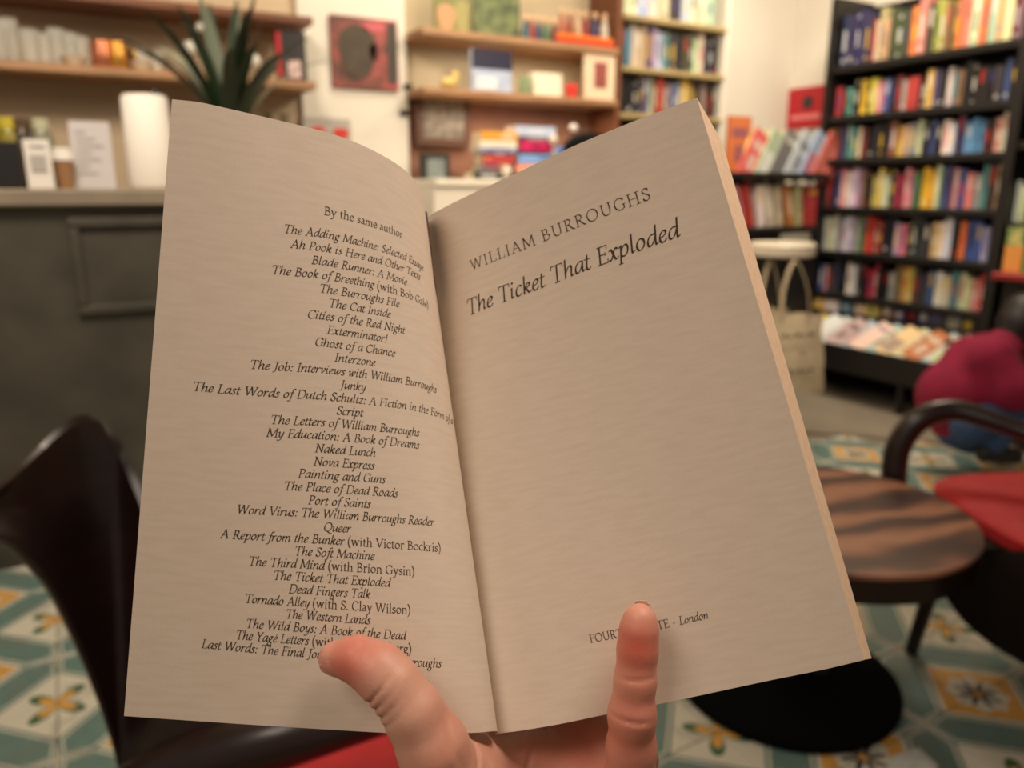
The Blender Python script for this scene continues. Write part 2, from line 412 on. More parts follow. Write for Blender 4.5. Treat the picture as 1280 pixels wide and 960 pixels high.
# flat books lying on top of rows
for (z, V, c) in ((1.28+.2, 2.42, 'd'), (1.02+.19, 2.9, 'm'), (.775+.2, 2.5, 'O')):
    put_book(BOOK[0], c, (3.86, V+.11, z+.0), (.2, .15, .018), -math.pi/2, f"{PAL[c][0]} book lying flat on top of a row in the black bookcase", 'books lying on rows')
# second bay
p = hU(1262, 268, 3.83)
row_right('wc', p[1]+.03, p[1]-.06, .967, .21, 'pale pair in the bay at the right edge', 'books in the right bay')
row_right('KtbKRgKt', 1.97, 1.5, 1.322, .2, 'upper shelf of the bay at the right edge', 'books in the upper right bay')
row_right('KndKgR', 1.97, 1.5, 1.55, .24, 'top shelf of the bay at the right edge', 'books in the top right bay')
row_right('KdKKnK', 1.80, 1.5, .967, .2, 'middle shelf of the bay at the right edge', 'books in the middle right bay')

# ---------------------------------------------------------------- side counter with red top, screen, boxes
p = hU(1230, 338, 3.55); q = hU(1300, 338, 3.55)
st = thing('side_cabinet', 'black cabinet with a red top at the right edge', 'cabinet', (3.6, 1.6, 0))
zc = p[2]
p = (p[0], min(p[1], 1.875), p[2])
MB().box((3.5, 1.15, zc-.03), (3.775, p[1], zc), bev=.005).build('top_board', mat('red_laminate', (150, 30, 30), .4), st)
MB().box((3.56, 1.2, 0), (3.77, p[1]-.03, zc-.03)).build('body', black, st)
g = thing('carton', 'green and orange carton standing on the red cabinet top', 'box', (3.62, 1.75, zc))
a = hU(1252, 340, 3.6); b = hU(1275, 340, 3.6)
MB().box((3.6, b[1], zc), (3.68, a[1], zc+.11)).build('lower_panel', mat('orange_card', (232, 160, 80), .5), g)
MB().box((3.6, b[1], zc+.11), (3.68, a[1], zc+.19)).build('upper_panel', mat('green_card', (70, 130, 80), .5, noise=.4, nscale=30, rgb2=(210, 200, 120)), g)
a = hU(1276, 340, 3.6); b = hU(1300, 340, 3.6)
tag(MB().box((3.6, b[1], zc), (3.68, a[1]-.005, zc+.17)).build('carton', mat('bright_green_card', (60, 170, 80), .5)), 'bright green carton at the right edge on the red top', 'box')

# ---------------------------------------------------------------- low rack of magazines
lr = thing('magazine_rack', 'low black sloping rack of magazines at the foot of the bookcase', 'rack', (3.6, 2.5, 0))
zf = .27
mb = MB(); prof = [(3.55, zf-.03), (3.55, zf), (3.775, .43), (3.775, .40)]
mb.add([(u, v, z) for v in (2.06, 3.0) for u, z in prof], [(0,1,2,3),(7,6,5,4)] + [(i, 4+i, 4+(i+1)%4, (i+1)%4) for i in range(4)])
mb.build('sloping_board', black, lr)
MB().box((3.53, 2.06, .165), (3.55, 3.0, .305), bev=.004).build('front_lip', black, lr)
for v in (2.25, 2.85):
    MB().box((3.56, v, .003), (3.59, v+.03, .25), bev=.003).build('leg', black, lr)
mags = [('Y','yellow'),('w','white'),('p','pale pink'),('m','mauve'),('q','pale blue'),('w','white'),('q','ice blue'),('T','peach'),('c','cream'),('o','orange'),('q','grey blue'),('e','pale green')]
for i, (c, nm) in enumerate(mags):
    V = 2.99 - i*.076
    sl = math.atan2(.43-zf, .225)
    U0 = 3.588; z0 = zf + .044 + (i % 2)*.004
    col = {'p': (236,206,206), 'm': (196,176,186), 'T': (240,196,160)}.get(c, PAL[c][1])
    o = put_book(FACE[i % 3], c, (U0, V, z0), (.115, .010, .215), -math.pi/2, f'{nm} magazine, {ORD[i]} from left on the sloping rack', 'magazines on the sloping rack', pitch=-(math.pi/2 - sl), lean=.42, colour=col)
    o.name = 'magazine'
row_right('YwtcyuPKPghd', 3.03, 2.07, .435, .10, 'low back row behind the sloping magazines', 'books behind the sloping magazines', Uf=3.8, hs=(.6, .95))
# piles of flat books right of the rack
for i in range(7):
    o = put_book(BOOK[i % 5], 'hcgwhcg'[i], (3.51, 2.045 - .003*(i % 3), .332 + (i-2)*.0202), (.15, .17, .02), -math.pi/2,
        f"{PAL['hcgwhcg'[i]][0]} book, {ORD[i]} from the bottom of the flat pile by the magazine rack", 'flat pile of books by the rack') if i > 1 else None
pl = thing('low_stool', 'low dark block under the flat pile of books beside the rack', 'stool', (3.58, 1.87, 0))
MB().box((3.5, 1.885, .003), (3.7, 2.045, .33), bev=.01).build('block', black, pl)

# ---------------------------------------------------------------- corner display
ds = thing('display_shelves', 'low black display shelves in the corner beside the bookcase', 'shelf', (3.3, 3.1, 0))
zt = hV(980, 216, 3.0)[2]; zl = hV(980, 284, 3.0)[2]
for z in (zt, zl): MB().box((2.7, 2.98, z-.035), (3.77, 3.3, z), bev=.003).build('shelf', black, ds)
MB().box((2.7, 3.28, 0), (3.77, 3.3, zt-.035)).build('back_panel', black, ds)
MB().box((2.68, 2.98, 0), (2.7, 3.3, zt)).build('side_panel', black, ds)
MB().box((2.7, 3.0, 0), (3.77, 3.27, zl-.12)).build('plinth', black, ds)
for i, (c, nm, xx) in enumerate([('s','salmon red',930),('e','pale green',950),('g','grey green',966),('q','pale blue',984),('B','light blue',1000),('r','orange red',1014),('s','brick red',1030)]):
    a = hV(xx, 216, 3.02)
    col = {'B': (150,180,225), 'r': (208,110,84), 's': (205,96,84) if i else (216,100,96), 'g': (110,124,116)}.get(c, PAL[c][1])
    put_book(FACE[i % 3], c, (a[0], 3.0 + (6-i)*.012, zt+.002), (.12, .015, .27), 0, f'{nm} book, {ORD[i]} from the left leaning on the corner display', 'books leaning on the corner display', lean=math.radians(30), colour=col)
a = hV(912, 200, 3.2)
put_book(FACE[0], 'o', (a[0], 3.22, zt+.002), (.17, .02, .30), 0, 'orange and white book standing at the back of the corner display', 'books at the back of the corner display')
put_book(FACE[1], 'Y', (a[0]+.03, 3.15, zt+.002), (.15, .02, .2), 0, 'bright yellow book leaning before the orange one on the corner display', 'books at the back of the corner display', lean=math.radians(20), colour=(245,225,120))
for i in range(3):
    put_book(FACE[2], 'c', (a[0]+.2+i*.14, 3.24, zt+.002), (.14, .02, .24), 0, f'pale cream book, {ORD[i]} of three upright at the back of the display', 'books at the back of the corner display', colour=(236,214,190))
lows = [('p',-18,918),('r',-18,930),('w',-10,943),('c',-16,955),('e',-12,966),('o',-16,980),('T',-8,990),('r',0,1000),('g',0,1022),('h',0,1030),('w',2,1038)]
for i, (c, ln, xx) in enumerate(lows):
    a = hV(xx+8, 284, 3.02)
    wd = .085 if (c == 'r' and ln == 0) else .045
    put_book(BOOK[i % 5] if wd < .06 else FACE[2], c, (a[0], 3.03, zl+.002), (wd, .15 if wd < .06 else .05, .225), 0, f'{PAL[c][0]} book, {ORD[i]} from left on the lower corner display shelf', 'books on the lower corner display shelf', lean=math.radians(ln))
# red cover on the wall above
a = hU(986, 112, WB-.02); b = hU(1032, 158, WB-.02)
rc = thing('wall_sign', 'red picture card on the cream wall beside the bookcase', 'sign', (WB-.02, (a[1]+b[1])/2, b[2]))
MB().box((WB-.025, b[1], b[2]), (WB-.001, a[1], a[2])).build('board', mat('red_card', (176, 24, 36), .5), rc)
cy, cz = (a[1]+b[1])/2, (a[2]+b[2])/2
mb = MB(); mb.lathe((0, 0, 0), [(.04, 0), (.04, .004)], 16)
mb.v = [(WB-.027-z, cy+x-.01, cz+.03+y) for x, y, z in mb.v]; mb.build('dark_emblem', mat('dark_print', (50, 40, 40), .6), rc)
MB().box((WB-.03, b[1]+.04, cz-.07), (WB-.025, a[1]-.04, cz-.04)).build('printed_line', mat('rose_print', (220, 120, 120), .6), rc)

# ---------------------------------------------------------------- recess shelves
zA = hV(530, 33, 3.4)[2]; zB = hV(530, 108, 3.4)[2]
s1 = tag(MB().box((1.5, 3.4, zA-.03), (2.6, WA+.06, zA), bev=.003).build('wall_shelf', oak), 'upper oak shelf of the bright recess, with pictures and figures', 'shelf')
s2 = tag(MB().box((1.5, 3.4, zB-.028), (2.6, WA+.06, zB), bev=.003).build('wall_shelf', oak), 'lower oak shelf of the bright recess, above the brown board', 'shelf')
# bookcase right of the recess
zz = [1.985, 1.735, 1.505]
cb = thing('bookcase', 'narrow light bookcase between the recess shelves and cream pillar', 'bookcase', (2.98, 3.5, 0))
MB().box((2.6, 3.42, 0), (2.63, WA+.05, 2.6)).build('side_panel', oakd, cb)
MB().box((3.35, 3.42, 0), (3.38, WA-.035, 2.6)).build('side_panel', cream, cb)
MB().box((2.63, WA+.02, 0), (3.35, WA+.05, 2.6)).build('back_panel', black, cb)
for z in zz + [1.25, 1.0, .7, .4]: MB().box((2.63, 3.4, z-.025), (3.35, WA+.02, z), bev=.003).build('shelf', mat('lime_oak', (176, 156, 108), .5, noise=.2), cb)
def row_back(codes, Ua, Ub, V, Z, maxh, where, group, hs=(.78, .98), lean=0):
    ws = [random.uniform(.75, 1.25) for c in codes]; tot = sum(ws); x = Ua; rank = 0
    for c, w_ in zip(codes, ws):
        th = (Ub-Ua)*w_/tot
        if c != ' ':
            put_book(random.choice(BOOK), c, (x, V + random.uniform(0, .015), Z+.001), (th*.94, random.uniform(.12, .16), maxh*random.uniform(*hs)), 0, f"{PAL[c][0]} book, {ORD[rank]} from the left on the {where}", group, lean=lean)
            rank += 1
        x += th
row_back('cwqwcgqcce', 2.66, 3.3, 3.45, zz[0], .2, 'top shelf of the narrow bookcase', 'books on the top shelf of the narrow bookcase')
row_back('gteeTPlqtggOOeengK', 2.64, 3.34, 3.45, zz[1], .225, 'middle shelf of the narrow bookcase', 'books on the middle shelf of the narrow bookcase')
row_back('gKKngPhuruhbhYvdgmdg', 2.64, 3.34, 3.45, zz[2], .21, 'lower shelf of the narrow bookcase', 'books on the lower shelf of the narrow bookcase')
row_back('KdKgnKdKgKdg', 2.64, 3.34, 3.45, 1.25, .2, 'shadowed shelf of the narrow bookcase', 'books on the shadowed shelf of the narrow bookcase')

# things on the upper recess shelf (top of it is cut by the frame)
def card(name, label, cat, x0, y0, x1, y1, V, m, thick=.02, group=None, z=None, parts=()):
    a = hV(x0, y0, V); b = hV(x1, y1, V); zb = b[2] if z is None else z
    t = thing(name, label, cat, ((a[0]+b[0])/2, V, zb), group)
    MB().box((a[0], V, zb), (b[0], V+thick, a[2]), bev=.002).build('panel', m, t)
    W_, H_ = b[0]-a[0], a[2]-zb
    for nm, (u0, v0, u1, v1), mm in parts:
        if 'face' in nm or 'hair' in nm or 'shape' in nm:
            cx_, cz_, rx_, rz_ = a[0]+(u0+u1)/2*W_, zb+(v0+v1)/2*H_, (u1-u0)/2*W_, (v1-v0)/2*H_; n_ = 26
            ring = [(cx_+rx_*math.cos(q)*(1+.08*math.sin(3*q)), cz_+rz_*math.sin(q)*(1+.06*math.cos(2*q))) for q in [2*math.pi*i/n_ for i in range(n_)]]
            MB().add([(x, y, z) for y in (V-.004, V+.001) for x, z in ring], [tuple(range(n_)), tuple(range(2*n_-1, n_-1, -1))] + [(i, n_+i, n_+(i+1) % n_, (i+1) % n_) for i in range(n_)]).build(nm, mm, t); continue
        MB().box((a[0]+u0*W_, V-.004, zb+v0*H_), (a[0]+u1*W_, V+.001, zb+v1*H_), bev=.0015).build(nm, mm, t)
    return t
card('picture', 'small orange and yellow picture leaning on the upper recess shelf', 'picture', 543, -25, 588, 31, 3.5, mat('olive_yellow', (150, 150, 90), .6, noise=.5, nscale=20), z=zA,
     parts=[('orange_shape', (.05, .05, .55, .6), mat('pale_orange', (196, 148, 108), .6)), ('yellow_shape', (.55, .05, .95, .7), mat('straw', (160, 152, 96), .6))])
card('picture', 'dark green picture leaning on the upper recess shelf', 'picture', 592, -30, 650, 32, 3.5, mat('forest_paint', (64, 78, 56), .6, noise=.5, nscale=18, rgb2=(130, 140, 90)), z=zA)
figs = [(657,(60,110,120)),(664,(170,60,50)),(673,(70,80,110)),(682,(90,130,90)),(692,(120,70,60)),(702,(200,120,90)),(712,(170,90,60)),(722,(220,190,150)),(731,(160,50,50)),(743,(60,60,110)),(755,(230,220,200))]
for i, (xx, col) in enumerate(figs):
    a = hV(xx, 40, 3.47); c = mat('figure_paint_%d' % i, col, .5, noise=.4, nscale=40)
    zb = zA + (.05 if xx > 697 else 0)
    t = thing('figurine', f'small painted figurine, {ORD[i]} from the left on the upper recess shelf', 'figurine', (a[0], 3.47, zb), 'figurines on the upper recess shelf')
    MB().lathe((a[0], 3.47, zb), [(.02, 0), (.022, .03), (.015, .07), (.009, .09)], 14).build('body', c, t, smooth=True)
    MB().lathe((a[0], 3.47, zb+.088), [(.004, 0), (.013, .008), (.015, .018), (.01, .03), (.003, .034)], 14).build('head', mat('figure_face', (226, 190, 150), .5), t, smooth=True)
a = hV(697, 28, 3.42); b = hV(770, 45, 3.42)
t = thing('tray', 'bright orange red tray under figurines on the upper recess shelf', 'tray', ((a[0]+b[0])/2, 3.47, zA))
MB().box((a[0], 3.42, zA), (min(b[0], 2.59), 3.53, zA+.022), bev=.004).build('base', mat('red_lacquer', (200, 44, 30), .4), t)
MB().box((a[0]+.008, 3.425, zA+.022), (min(b[0], 2.582), 3.52, zA+.048), bev=.004).build('rim', mat('orange_lacquer', (236, 120, 40), .4), t)
# lower recess shelf
t = thing('figurine', 'little straw yellow animal figure on the lower recess shelf', 'figurine', (hV(560, 100, 3.45)[0], 3.45, zB))
u = hV(562, 100, 3.45)[0]
mb = MB(); mb.tube([(u-.04, 3.45, zB+.025), (u, 3.45, zB+.03), (u+.03, 3.45, zB+.035)], [.018, .026, .02], 12); mb.build('body', mat('straw_toy', (214, 184, 110), .6), t, smooth=True)
mb = MB(); mb.tube([(u+.02, 3.45, zB+.03), (u+.028, 3.45, zB+.06), (u+.03, 3.45, zB+.085)], [.018, .02, .012], 12); mb.build('head', mat('straw_toy', (214, 184, 110)), t, smooth=True)
card('book', 'large blue and white book facing out on the lower recess shelf', 'book', 590, 60, 640, 111, 3.44, mat('pale_sky_cover', (196, 212, 238), .4, noise=.25, nscale=12), .025, z=zB, parts=[('dark_title_block', (0, .55, 1, 1), mat('night_blue', (40, 40, 66), .4)), ('white_patch', (.1, .06, .6, .35), mat('white_print', (240, 238, 240), .4))])
def cup(label, x, y, r, hgt, V, m, z, cat='cup', name='cup', group=None):
    u = hV(x, y, V)[0]
    t = tag(MB().lathe((u, V, z), [(r*.8, 0), (r, hgt*.15), (r, hgt), (r*.88, hgt), (r*.85, hgt*.2), (.002, hgt*.15)], 24).build(name, m, smooth=True), label, cat, group)
    return t
cup('small pale green jar on the lower recess shelf', 656, 110, .028, .085, 3.46, mat('pale_green_glaze', (150, 170, 130), .3), zB, 'jar', 'jar')
card('box', 'small glossy white box on the lower recess shelf', 'box', 668, 90, 702, 117, 3.44, mat('white_card', (250, 240, 215), .4), .05, z=zB)
cup('small red cup beside the white box on the recess shelf', 714, 115, .032, .07, 3.46, mat('red_glaze', (226, 70, 60), .3), zB)
card('framed_picture', 'white framed picture with a rose centre at the recess corner', 'picture', 732, 64, 768, 121, 3.42, mat('white_frame', (236, 212, 180), .5), .02, z=zB, parts=[('rose_image', (.3, .25, .72, .8), mat('rose_image', (150, 80, 72), .5))])
# frames on the brown board
card('framed_picture', 'brown framed grey drawing on the brown board', 'picture', 519, 113, 588, 184, WA-.02, mat('walnut_frame', (92, 60, 44), .5), .04, parts=[('drawing', (.12, .14, .88, .86), mat('grey_drawing', (150, 138, 122), .6, noise=.5, nscale=25, rgb2=(96, 84, 74)))])
card('framed_picture', 'small black framed print under the brown framed drawing', 'picture', 527, 191, 563, 243, 3.5, mat('black_frame', (34, 32, 30), .5), .04, parts=[('print', (.18, .14, .82, .86), mat('blue_grey_print', (130, 140, 140), .6, noise=.4, nscale=30))])
# poster, small poster, switches on the cream wall
def blobpic(): 
    m = mat('portrait_print', (176, 84, 78), .6, noise=1, nscale=9, rgb2=(66, 48, 36)); return m
card('poster', 'large square reddish portrait print on the cream wall', 'picture', 412, 17, 499, 114, WA-.05, blobpic(), .02,
     parts=[('dark_face_shape', (.1, .12, .66, .92), mat('face_shadow', (74, 60, 42), .6, noise=.4, nscale=14)), ('pink_hair_shape', (.45, .8, .82, .95), mat('pink_print', (190, 90, 96), .6)), ('dark_right_band', (.84, .1, .97, .97), mat('olive_black', (62, 56, 46), .6)), ('dark_eye_shape', (.56, .4, .72, .66), mat('plum_print', (104, 50, 50), .6))])
card('poster', 'small grey poster with red shapes below the portrait print', 'picture', 378, 146, 440, 200, WA-.05, mat('grey_poster', (172, 164, 156), .6), .01, parts=[('red_shape', (.15, .55, .45, .8), mat('red_print', (200, 50, 36), .6)), ('red_shape', (.62, .5, .95, .78), mat('red_print', (200, 50, 36)))])
for i, (xx, yy, l) in enumerate(((511, 108, 'upper dark wall hook at the edge of the cream wall'), (506, 141, 'lower dark wall hook at the edge of the cream wall'))):
    a = hV(xx, yy, WA-.05); t = thing('wall_hook', l, 'hook', a)
    MB().box((a[0]-.02, WA-.045, a[2]-.012), (a[0]+.02, WA-.03, a[2]+.012), bev=.003).build('plate', black, t)
    MB().tube([(a[0], WA-.04, a[2]), (a[0], WA-.07, a[2]-.005), (a[0], WA-.075, a[2]+.01)], .005, 8).build('hook_pin', black, t, smooth=True)

# white lit cabinet under the brown board with the piles of books
zw = hV(560, 224, 3.2)[2]
wc = thing('white_cabinet', 'white cabinet below the brown board, under the piles of books', 'cabinet', (2.0, 3.35, 0))
MB().box((1.45, 3.2, .0), (2.6, WA-.04, zw-.03)).build('body', mat('white_lacquer', (252, 244, 226), .4), wc)
MB().box((1.45, 3.18, zw-.03), (2.6, WA-.04, zw), bev=.004).build('top', mat('white_lacquer', (246, 236, 214)), wc)
def pile(items, V, zbase, where, group):
    z = zbase
    for i, (x0, x1, hh, c, nm) in enumerate(items):
        a = hV(x0, 200, V)[0]; b = hV(x1, 200, V)[0]
        o = bpy.data.objects.new('book', BOOK[i % 5]); C.objects.link(o)
        o.matrix_world = Matrix.Translation(world((a, V, z+hh))) @ Matrix.Rotation(math.pi/2, 4, 'Y') @ Matrix.Diagonal((hh*.96, .10, b-a, 1))
        o.color = lin(c); tag(o, f'{nm} book, {ORD[i]} from the bottom of the {where}', 'book', group); z += hh
    return z
pile([(592, 628, .035, (40,44,40), 'black'), (600, 640, .022, (90,110,116), 'slate'), (604, 640, .022, (150,60,80), 'plum'), (604, 644, .032, (196,64,70), 'red'), (602, 646, .016, (40,40,66), 'dark navy'), (600, 646, .018, (170,170,210), 'lilac'), (600, 646, .03, (245,236,214), 'white'), (602, 647, .042, (240,170,60), 'orange')], 3.28, zw, 'left pile on the white cabinet', 'left pile on the white cabinet')
pile([(640, 690, .03, (60,60,60), 'charcoal'), (645, 692, .045, (236,140,110), 'coral'), (648, 697, .045, (130,170,226), 'sky blue'), (648, 692, .014, (40,40,60), 'dark'), (650, 690, .05, (210,40,104), 'magenta'), (650, 690, .016, (40,40,56), 'black blue'), (644, 694, .05, (190,204,232), 'pale blue')], 3.3, zw, 'taller pile on the white cabinet', 'taller pile on the white cabinet')
a = hV(696, 198, 3.36); b = hV(716, 198, 3.36)
pile([(690, 722, .05, (70,70,60), 'dark olive'), (690, 720, .045, (60,60,90), 'ink blue'), (696, 716, .07, (110,160,240), 'cornflower blue')], 3.36, zw, 'low pile right of the taller pile', 'right pile on the white cabinet')
def ball(label, x, y, r, V):
    a = hV(x, y, V); mb = MB()
    mb.lathe(a, [(max(.0005, r*math.sin(t)), -r*math.cos(t)) for t in np.linspace(0, math.pi, 13)], 20)
    return tag(mb.build('glass_ball', mat('pale_glass', (235, 225, 210), .15), smooth=True), label, 'ornament')
ball('pale glass ball resting before the left pile of books', 633, 214, .024, 3.22)
ball('pale glass ball beside the magenta book of the taller pile', 691, 174, .022, 3.26)
ball('pale glass ball above the cornflower blue book', 717, 160, .02, 3.40)
# black rucksack
t = thing('rucksack', 'black rounded bag standing behind the right page of the book', 'bag', (2.5, 3.25, zw))
a = hV(748, 215, 3.2)
mb = MB(); mb.lathe((a[0]+.01, 3.31, zw), [(.11, 0), (.13, .03), (.135, .12), (.12, .18), (.08, .22), (.03, .235)], 24); mb.build('bag_body', mat('black_nylon', (10, 9, 9), .85, spec=.1), t, smooth=True)
mb = MB(); mb.tube([(a[0]-.03, 3.2, zw+.17), (a[0]-.01, 3.19, zw+.21), (a[0]+.03, 3.2, zw+.2), (a[0]+.05, 3.2, zw+.16)], .008, 8); mb.build('handle', mat('black_nylon', (22, 20, 20)), t, smooth=True)

# ---------------------------------------------------------------- shelves over the bar
zT = hV(200, 0, 3.36)[2]; zG = hV(0, 74, 3.36)[2]
tag(MB().box((-2, 3.36, zT-.03), (1.0, WA, zT), bev=.003).build('wall_shelf', oakd), 'upper brown shelf over the bar, at the top edge', 'shelf')
tag(MB().box((-2, 3.36, zG-.03), (1.0, WA, zG), bev=.003).build('wall_shelf', oak), 'lower brown shelf over the bar holding glasses and mugs', 'shelf')
glass = mat('clear_glass', (235, 235, 225), .05, trans=.8)
for i, (xx, r, hh) in enumerate([(4, .035, .14), (17, .033, .15), (40, .036, .12), (58, .03, .11), (74, .032, .13), (90, .03, .12), (104, .032, .11), (178, .03, .09), (196, .032, .08)]):
    u = hV(xx, 80, 3.45)[0]
    tag(MB().lathe((u, 3.45, zG), [(r*.75, 0), (r*.8, .008), (r, hh), (r-.003, hh), (r*.75, .012), (.001, .01)], 24).build('drinking_glass', glass, smooth=True), f'clear drinking glass, {ORD[i]} from the left on the bar shelf', 'glass', 'glasses on the bar shelf')
for i, (xx, col, l) in enumerate([(128, (206, 130, 96), 'copper mug, left of the two metal mugs on the bar shelf'), (147, (214, 156, 70), 'brass coloured mug beside the copper one on the bar shelf')]):
    u = hV(xx, 78, 3.42)[0]; m = mat(l[:6]+'_metal', col, .25, metal=.7)
    t = thing('mug', l, 'mug', (u, 3.42, zG), 'metal mugs on the bar shelf')
    MB().lathe((u, 3.42, zG), [(.03, 0), (.036, .01), (.036, .05), (.033, .095), (.03, .095), (.03, .02), (.001, .015)], 24).build('body', m, t, smooth=True)
    MB().tube([(u+.033, 3.42, zG+.08), (u+.058, 3.42, zG+.07), (u+.058, 3.42, zG+.035), (u+.034, 3.42, zG+.025)], .005, 8).build('handle', m, t, smooth=True)
cup('dark round pot behind the metal mugs on the bar shelf', 161, 78, .03, .08, 3.5, mat('dark_glaze', (50, 36, 30), .3), zG, 'pot', 'pot')
for i, xx in enumerate((92, 176, 218)):
    u = hV(xx, 80, 3.42)[0]
    tag(MB().lathe((u, 3.42, zG), [(.022, 0), (.03, .012), (.045, .032), (.043, .032), (.028, .014), (.001, .01)], 24).build('saucer_bowl', mat('white_china', (228, 214, 190), .3), smooth=True), f'small white china bowl, {ORD[i]} from the left on the bar shelf', 'bowl', 'white bowls on the bar shelf')
card('book', 'black and red book leaning at the right end of the bar shelf', 'book', 343, 36, 384, 92, 3.42, mat('black_cover', (34, 28, 30), .4), .025, z=zG, parts=[('red_strip', (0, .1, .18, .95), mat('red_strip', (190, 30, 40), .4)), ('white_portrait', (.35, .08, .8, .42), mat('white_portrait', (206, 180, 176), .5))])

# ---------------------------------------------------------------- things on the bar
zc = 1.108; VC = 2.72
paper = mat('white_paper', (232, 228, 222), .7)
card('card_box', 'matt black box at the left edge of the bar', 'box', -30, 176, 30, 238, VC, mat('matt_black', (14, 14, 15), .5), .12, z=zc)
card('counter_card', 'white upright payment card on the bar beside the black box', 'sign', 27, 174, 70, 240, VC-.05, paper, .006, z=zc, parts=[('grey_print', (.2, .35, .8, .7), mat('grey_print', (178, 174, 168), .6)), ('heading_line', (.25, .85, .8, .9), mat('grey_print', (150, 150, 150)))])
u = hV(83, 238, VC+.02)[0]
t = thing('paper_cup', 'brown paper cup with white lid on the bar', 'cup', (u, VC+.02, zc))
MB().lathe((u, VC+.02, zc), [(.022, 0), (.028, .08), (.028, .082)], 24).build('cup_body', mat('kraft_paper', (150, 110, 74), .7), t, smooth=True)
MB().lathe((u, VC+.02, zc+.082), [(.032, 0), (.032, .014), (.028, .018), (.027, .035), (.024, .037)], 24).build('lid', paper, t, smooth=True)
t = card('menu_stand', 'white printed menu sheet standing on the bar in a clear holder', 'sign', 84, 151, 146, 234, VC+.05, mat('grey_white_paper', (206, 202, 204), .5), .01, z=zc,
     parts=[('text_line', (.12, .84-.1*k, .3+.5*((k*7) % 5)/5+.1, .86-.1*k), mat('grey_print', (150, 150, 150))) for k in range(7)])
a = hV(149, 120, VC); b = hV(216, 120, VC); u = (a[0]+b[0])/2; r = (b[0]-a[0])/2; ht = hV(180, 118, VC)[2]-zc
t = thing('paper_roll', 'tall white paper towel roll standing on the bar', 'paper roll', (u, VC+r, zc))
mb = MB(); mb.lathe((u, VC+r, zc+.004), [(r*.9, 0), (r*.98, .01), (r*.93, ht*.5), (r*.9, ht-.01), (r*.82, ht), (.02, ht), (.019, ht-.02)], 36)
mb.build('roll', mat('tissue_paper', (255, 250, 240), .9, bump=.1, bscale=50), t, smooth=True)
MB().lathe((u+r*.45, VC+r, zc+ht), [(.012, 0), (.012, .02), (.006, .028)], 12).build('holder_knob', black, t, smooth=True)
for i, (xx, yy, col) in enumerate([(10, 165, (196, 180, 60)), (28, 168, (90, 70, 50)), (52, 170, (190, 190, 160))]):
    a = hV(xx, yy, 3.0)
    t = thing('jar', ['yellow lidded jar behind the black box', 'brown jar behind the black box and card', 'pale jar behind the white payment card'][i], 'jar', (a[0], 3.0, zc), 'jars behind the black box')
    MB().lathe((a[0], 3.0, zc), [(.03, 0), (.033, .01), (.033, .16), (.024, .185)], 20).build('body', mat('jar_%d' % i, tuple(int(c*.7) for c in col), .2), t, smooth=True)
    MB().lathe((a[0], 3.0, zc+.185), [(.026, 0), (.026, .03), (.02, .034)], 20).build('lid', mat('jar_lid_%d' % i, col, .3), t, smooth=True)
# plant
b0 = hV(288, 150, 2.85); PV = 2.85
t = thing('potted_plant', 'dark green plant with long strap leaves standing on the bar', 'plant', (b0[0], PV, zc))
MB().lathe((b0[0], PV, zc), [(.05, 0), (.06, .02), (.065, .12), (.055, .17), (.05, .17), (.05, .15), (.001, .15)], 28).build('pot', mat('cream_pot', (200, 190, 170), .4), t, smooth=True)
lm = mat('leaf_green', (30, 54, 30), .45, noise=.4, nscale=20); lms = mat('pale_leaf', (150, 160, 140), .35)
for k in range(26):
    a = k*2.399; ln = random.uniform(.34, .46); tl = random.uniform(.12, .95) ; wd = random.uniform(.016, .026)
    base = Vector((b0[0]+.012*math.cos(a), PV+.012*math.sin(a), zc+.15)); dirv = Vector((math.cos(a), math.sin(a), 0)); side = Vector((-math.sin(a), math.cos(a), 0))
    vs = []; n = 9
    for i in range(n):
        s_ = i/(n-1); out = ln*math.sin(tl)*s_*(.5+.5*s_)*1.1; up = ln*1.15*(s_*math.cos(tl*.5) - .32*tl*s_*s_*s_)
        c = base + dirv*out + Vector((0, 0, up)); ww = wd*math.sin(math.pi*min(1, .15+.85*s_))**.6 if s_ < 1 else .001
        vs += [c - side*ww, c + Vector((0, 0, -ww*.3)) , c + side*ww]
    fs = []
    for i in range(n-1): fs += [(3*i, 3*i+1, 3*i+4, 3*i+3), (3*i+1, 3*i+2, 3*i+5, 3*i+4)]
    MB().add(vs, fs).build('leaf', lm if k % 7 else lms, t, smooth=True)
for i, (xx, yy, r, l) in enumerate([(250, 34, .018, 'small pale glass globe over the left of the plant'), (238, 60, .028, 'white crumpled paper flower left of the plant'), (316, 76, .03, 'pale grey glass bauble right of the plant')]):
    a = hV(xx, yy, 3.42)
    z_ = zG+r if i else a[2]
    mb = MB(); mb.lathe((a[0], 3.42, max(zG+r, a[2])), [(max(.0005, r*math.sin(q)), -r*math.cos(q)) for q in np.linspace(0, math.pi, 11)], 16)
    o = tag(mb.build('glass_ball', mat('pale_grey_glass', (214, 214, 200), .25), smooth=True), l, 'ornament')
for i, xx in enumerate((337, 357)):
    u = hV(xx, 150, 3.0)[0]
    tag(MB().lathe((u, 3.0, zc), [(.02, 0), (.028, .05), (.03, .2), (.018, .24), (.02, .27)], 20).build('bottle', mat('dim_bottle', (130, 116, 84), .3), smooth=True), f'dim pale bottle, {ORD[i]} from the left behind the top of the left page', 'bottle', 'bottles behind the left page')

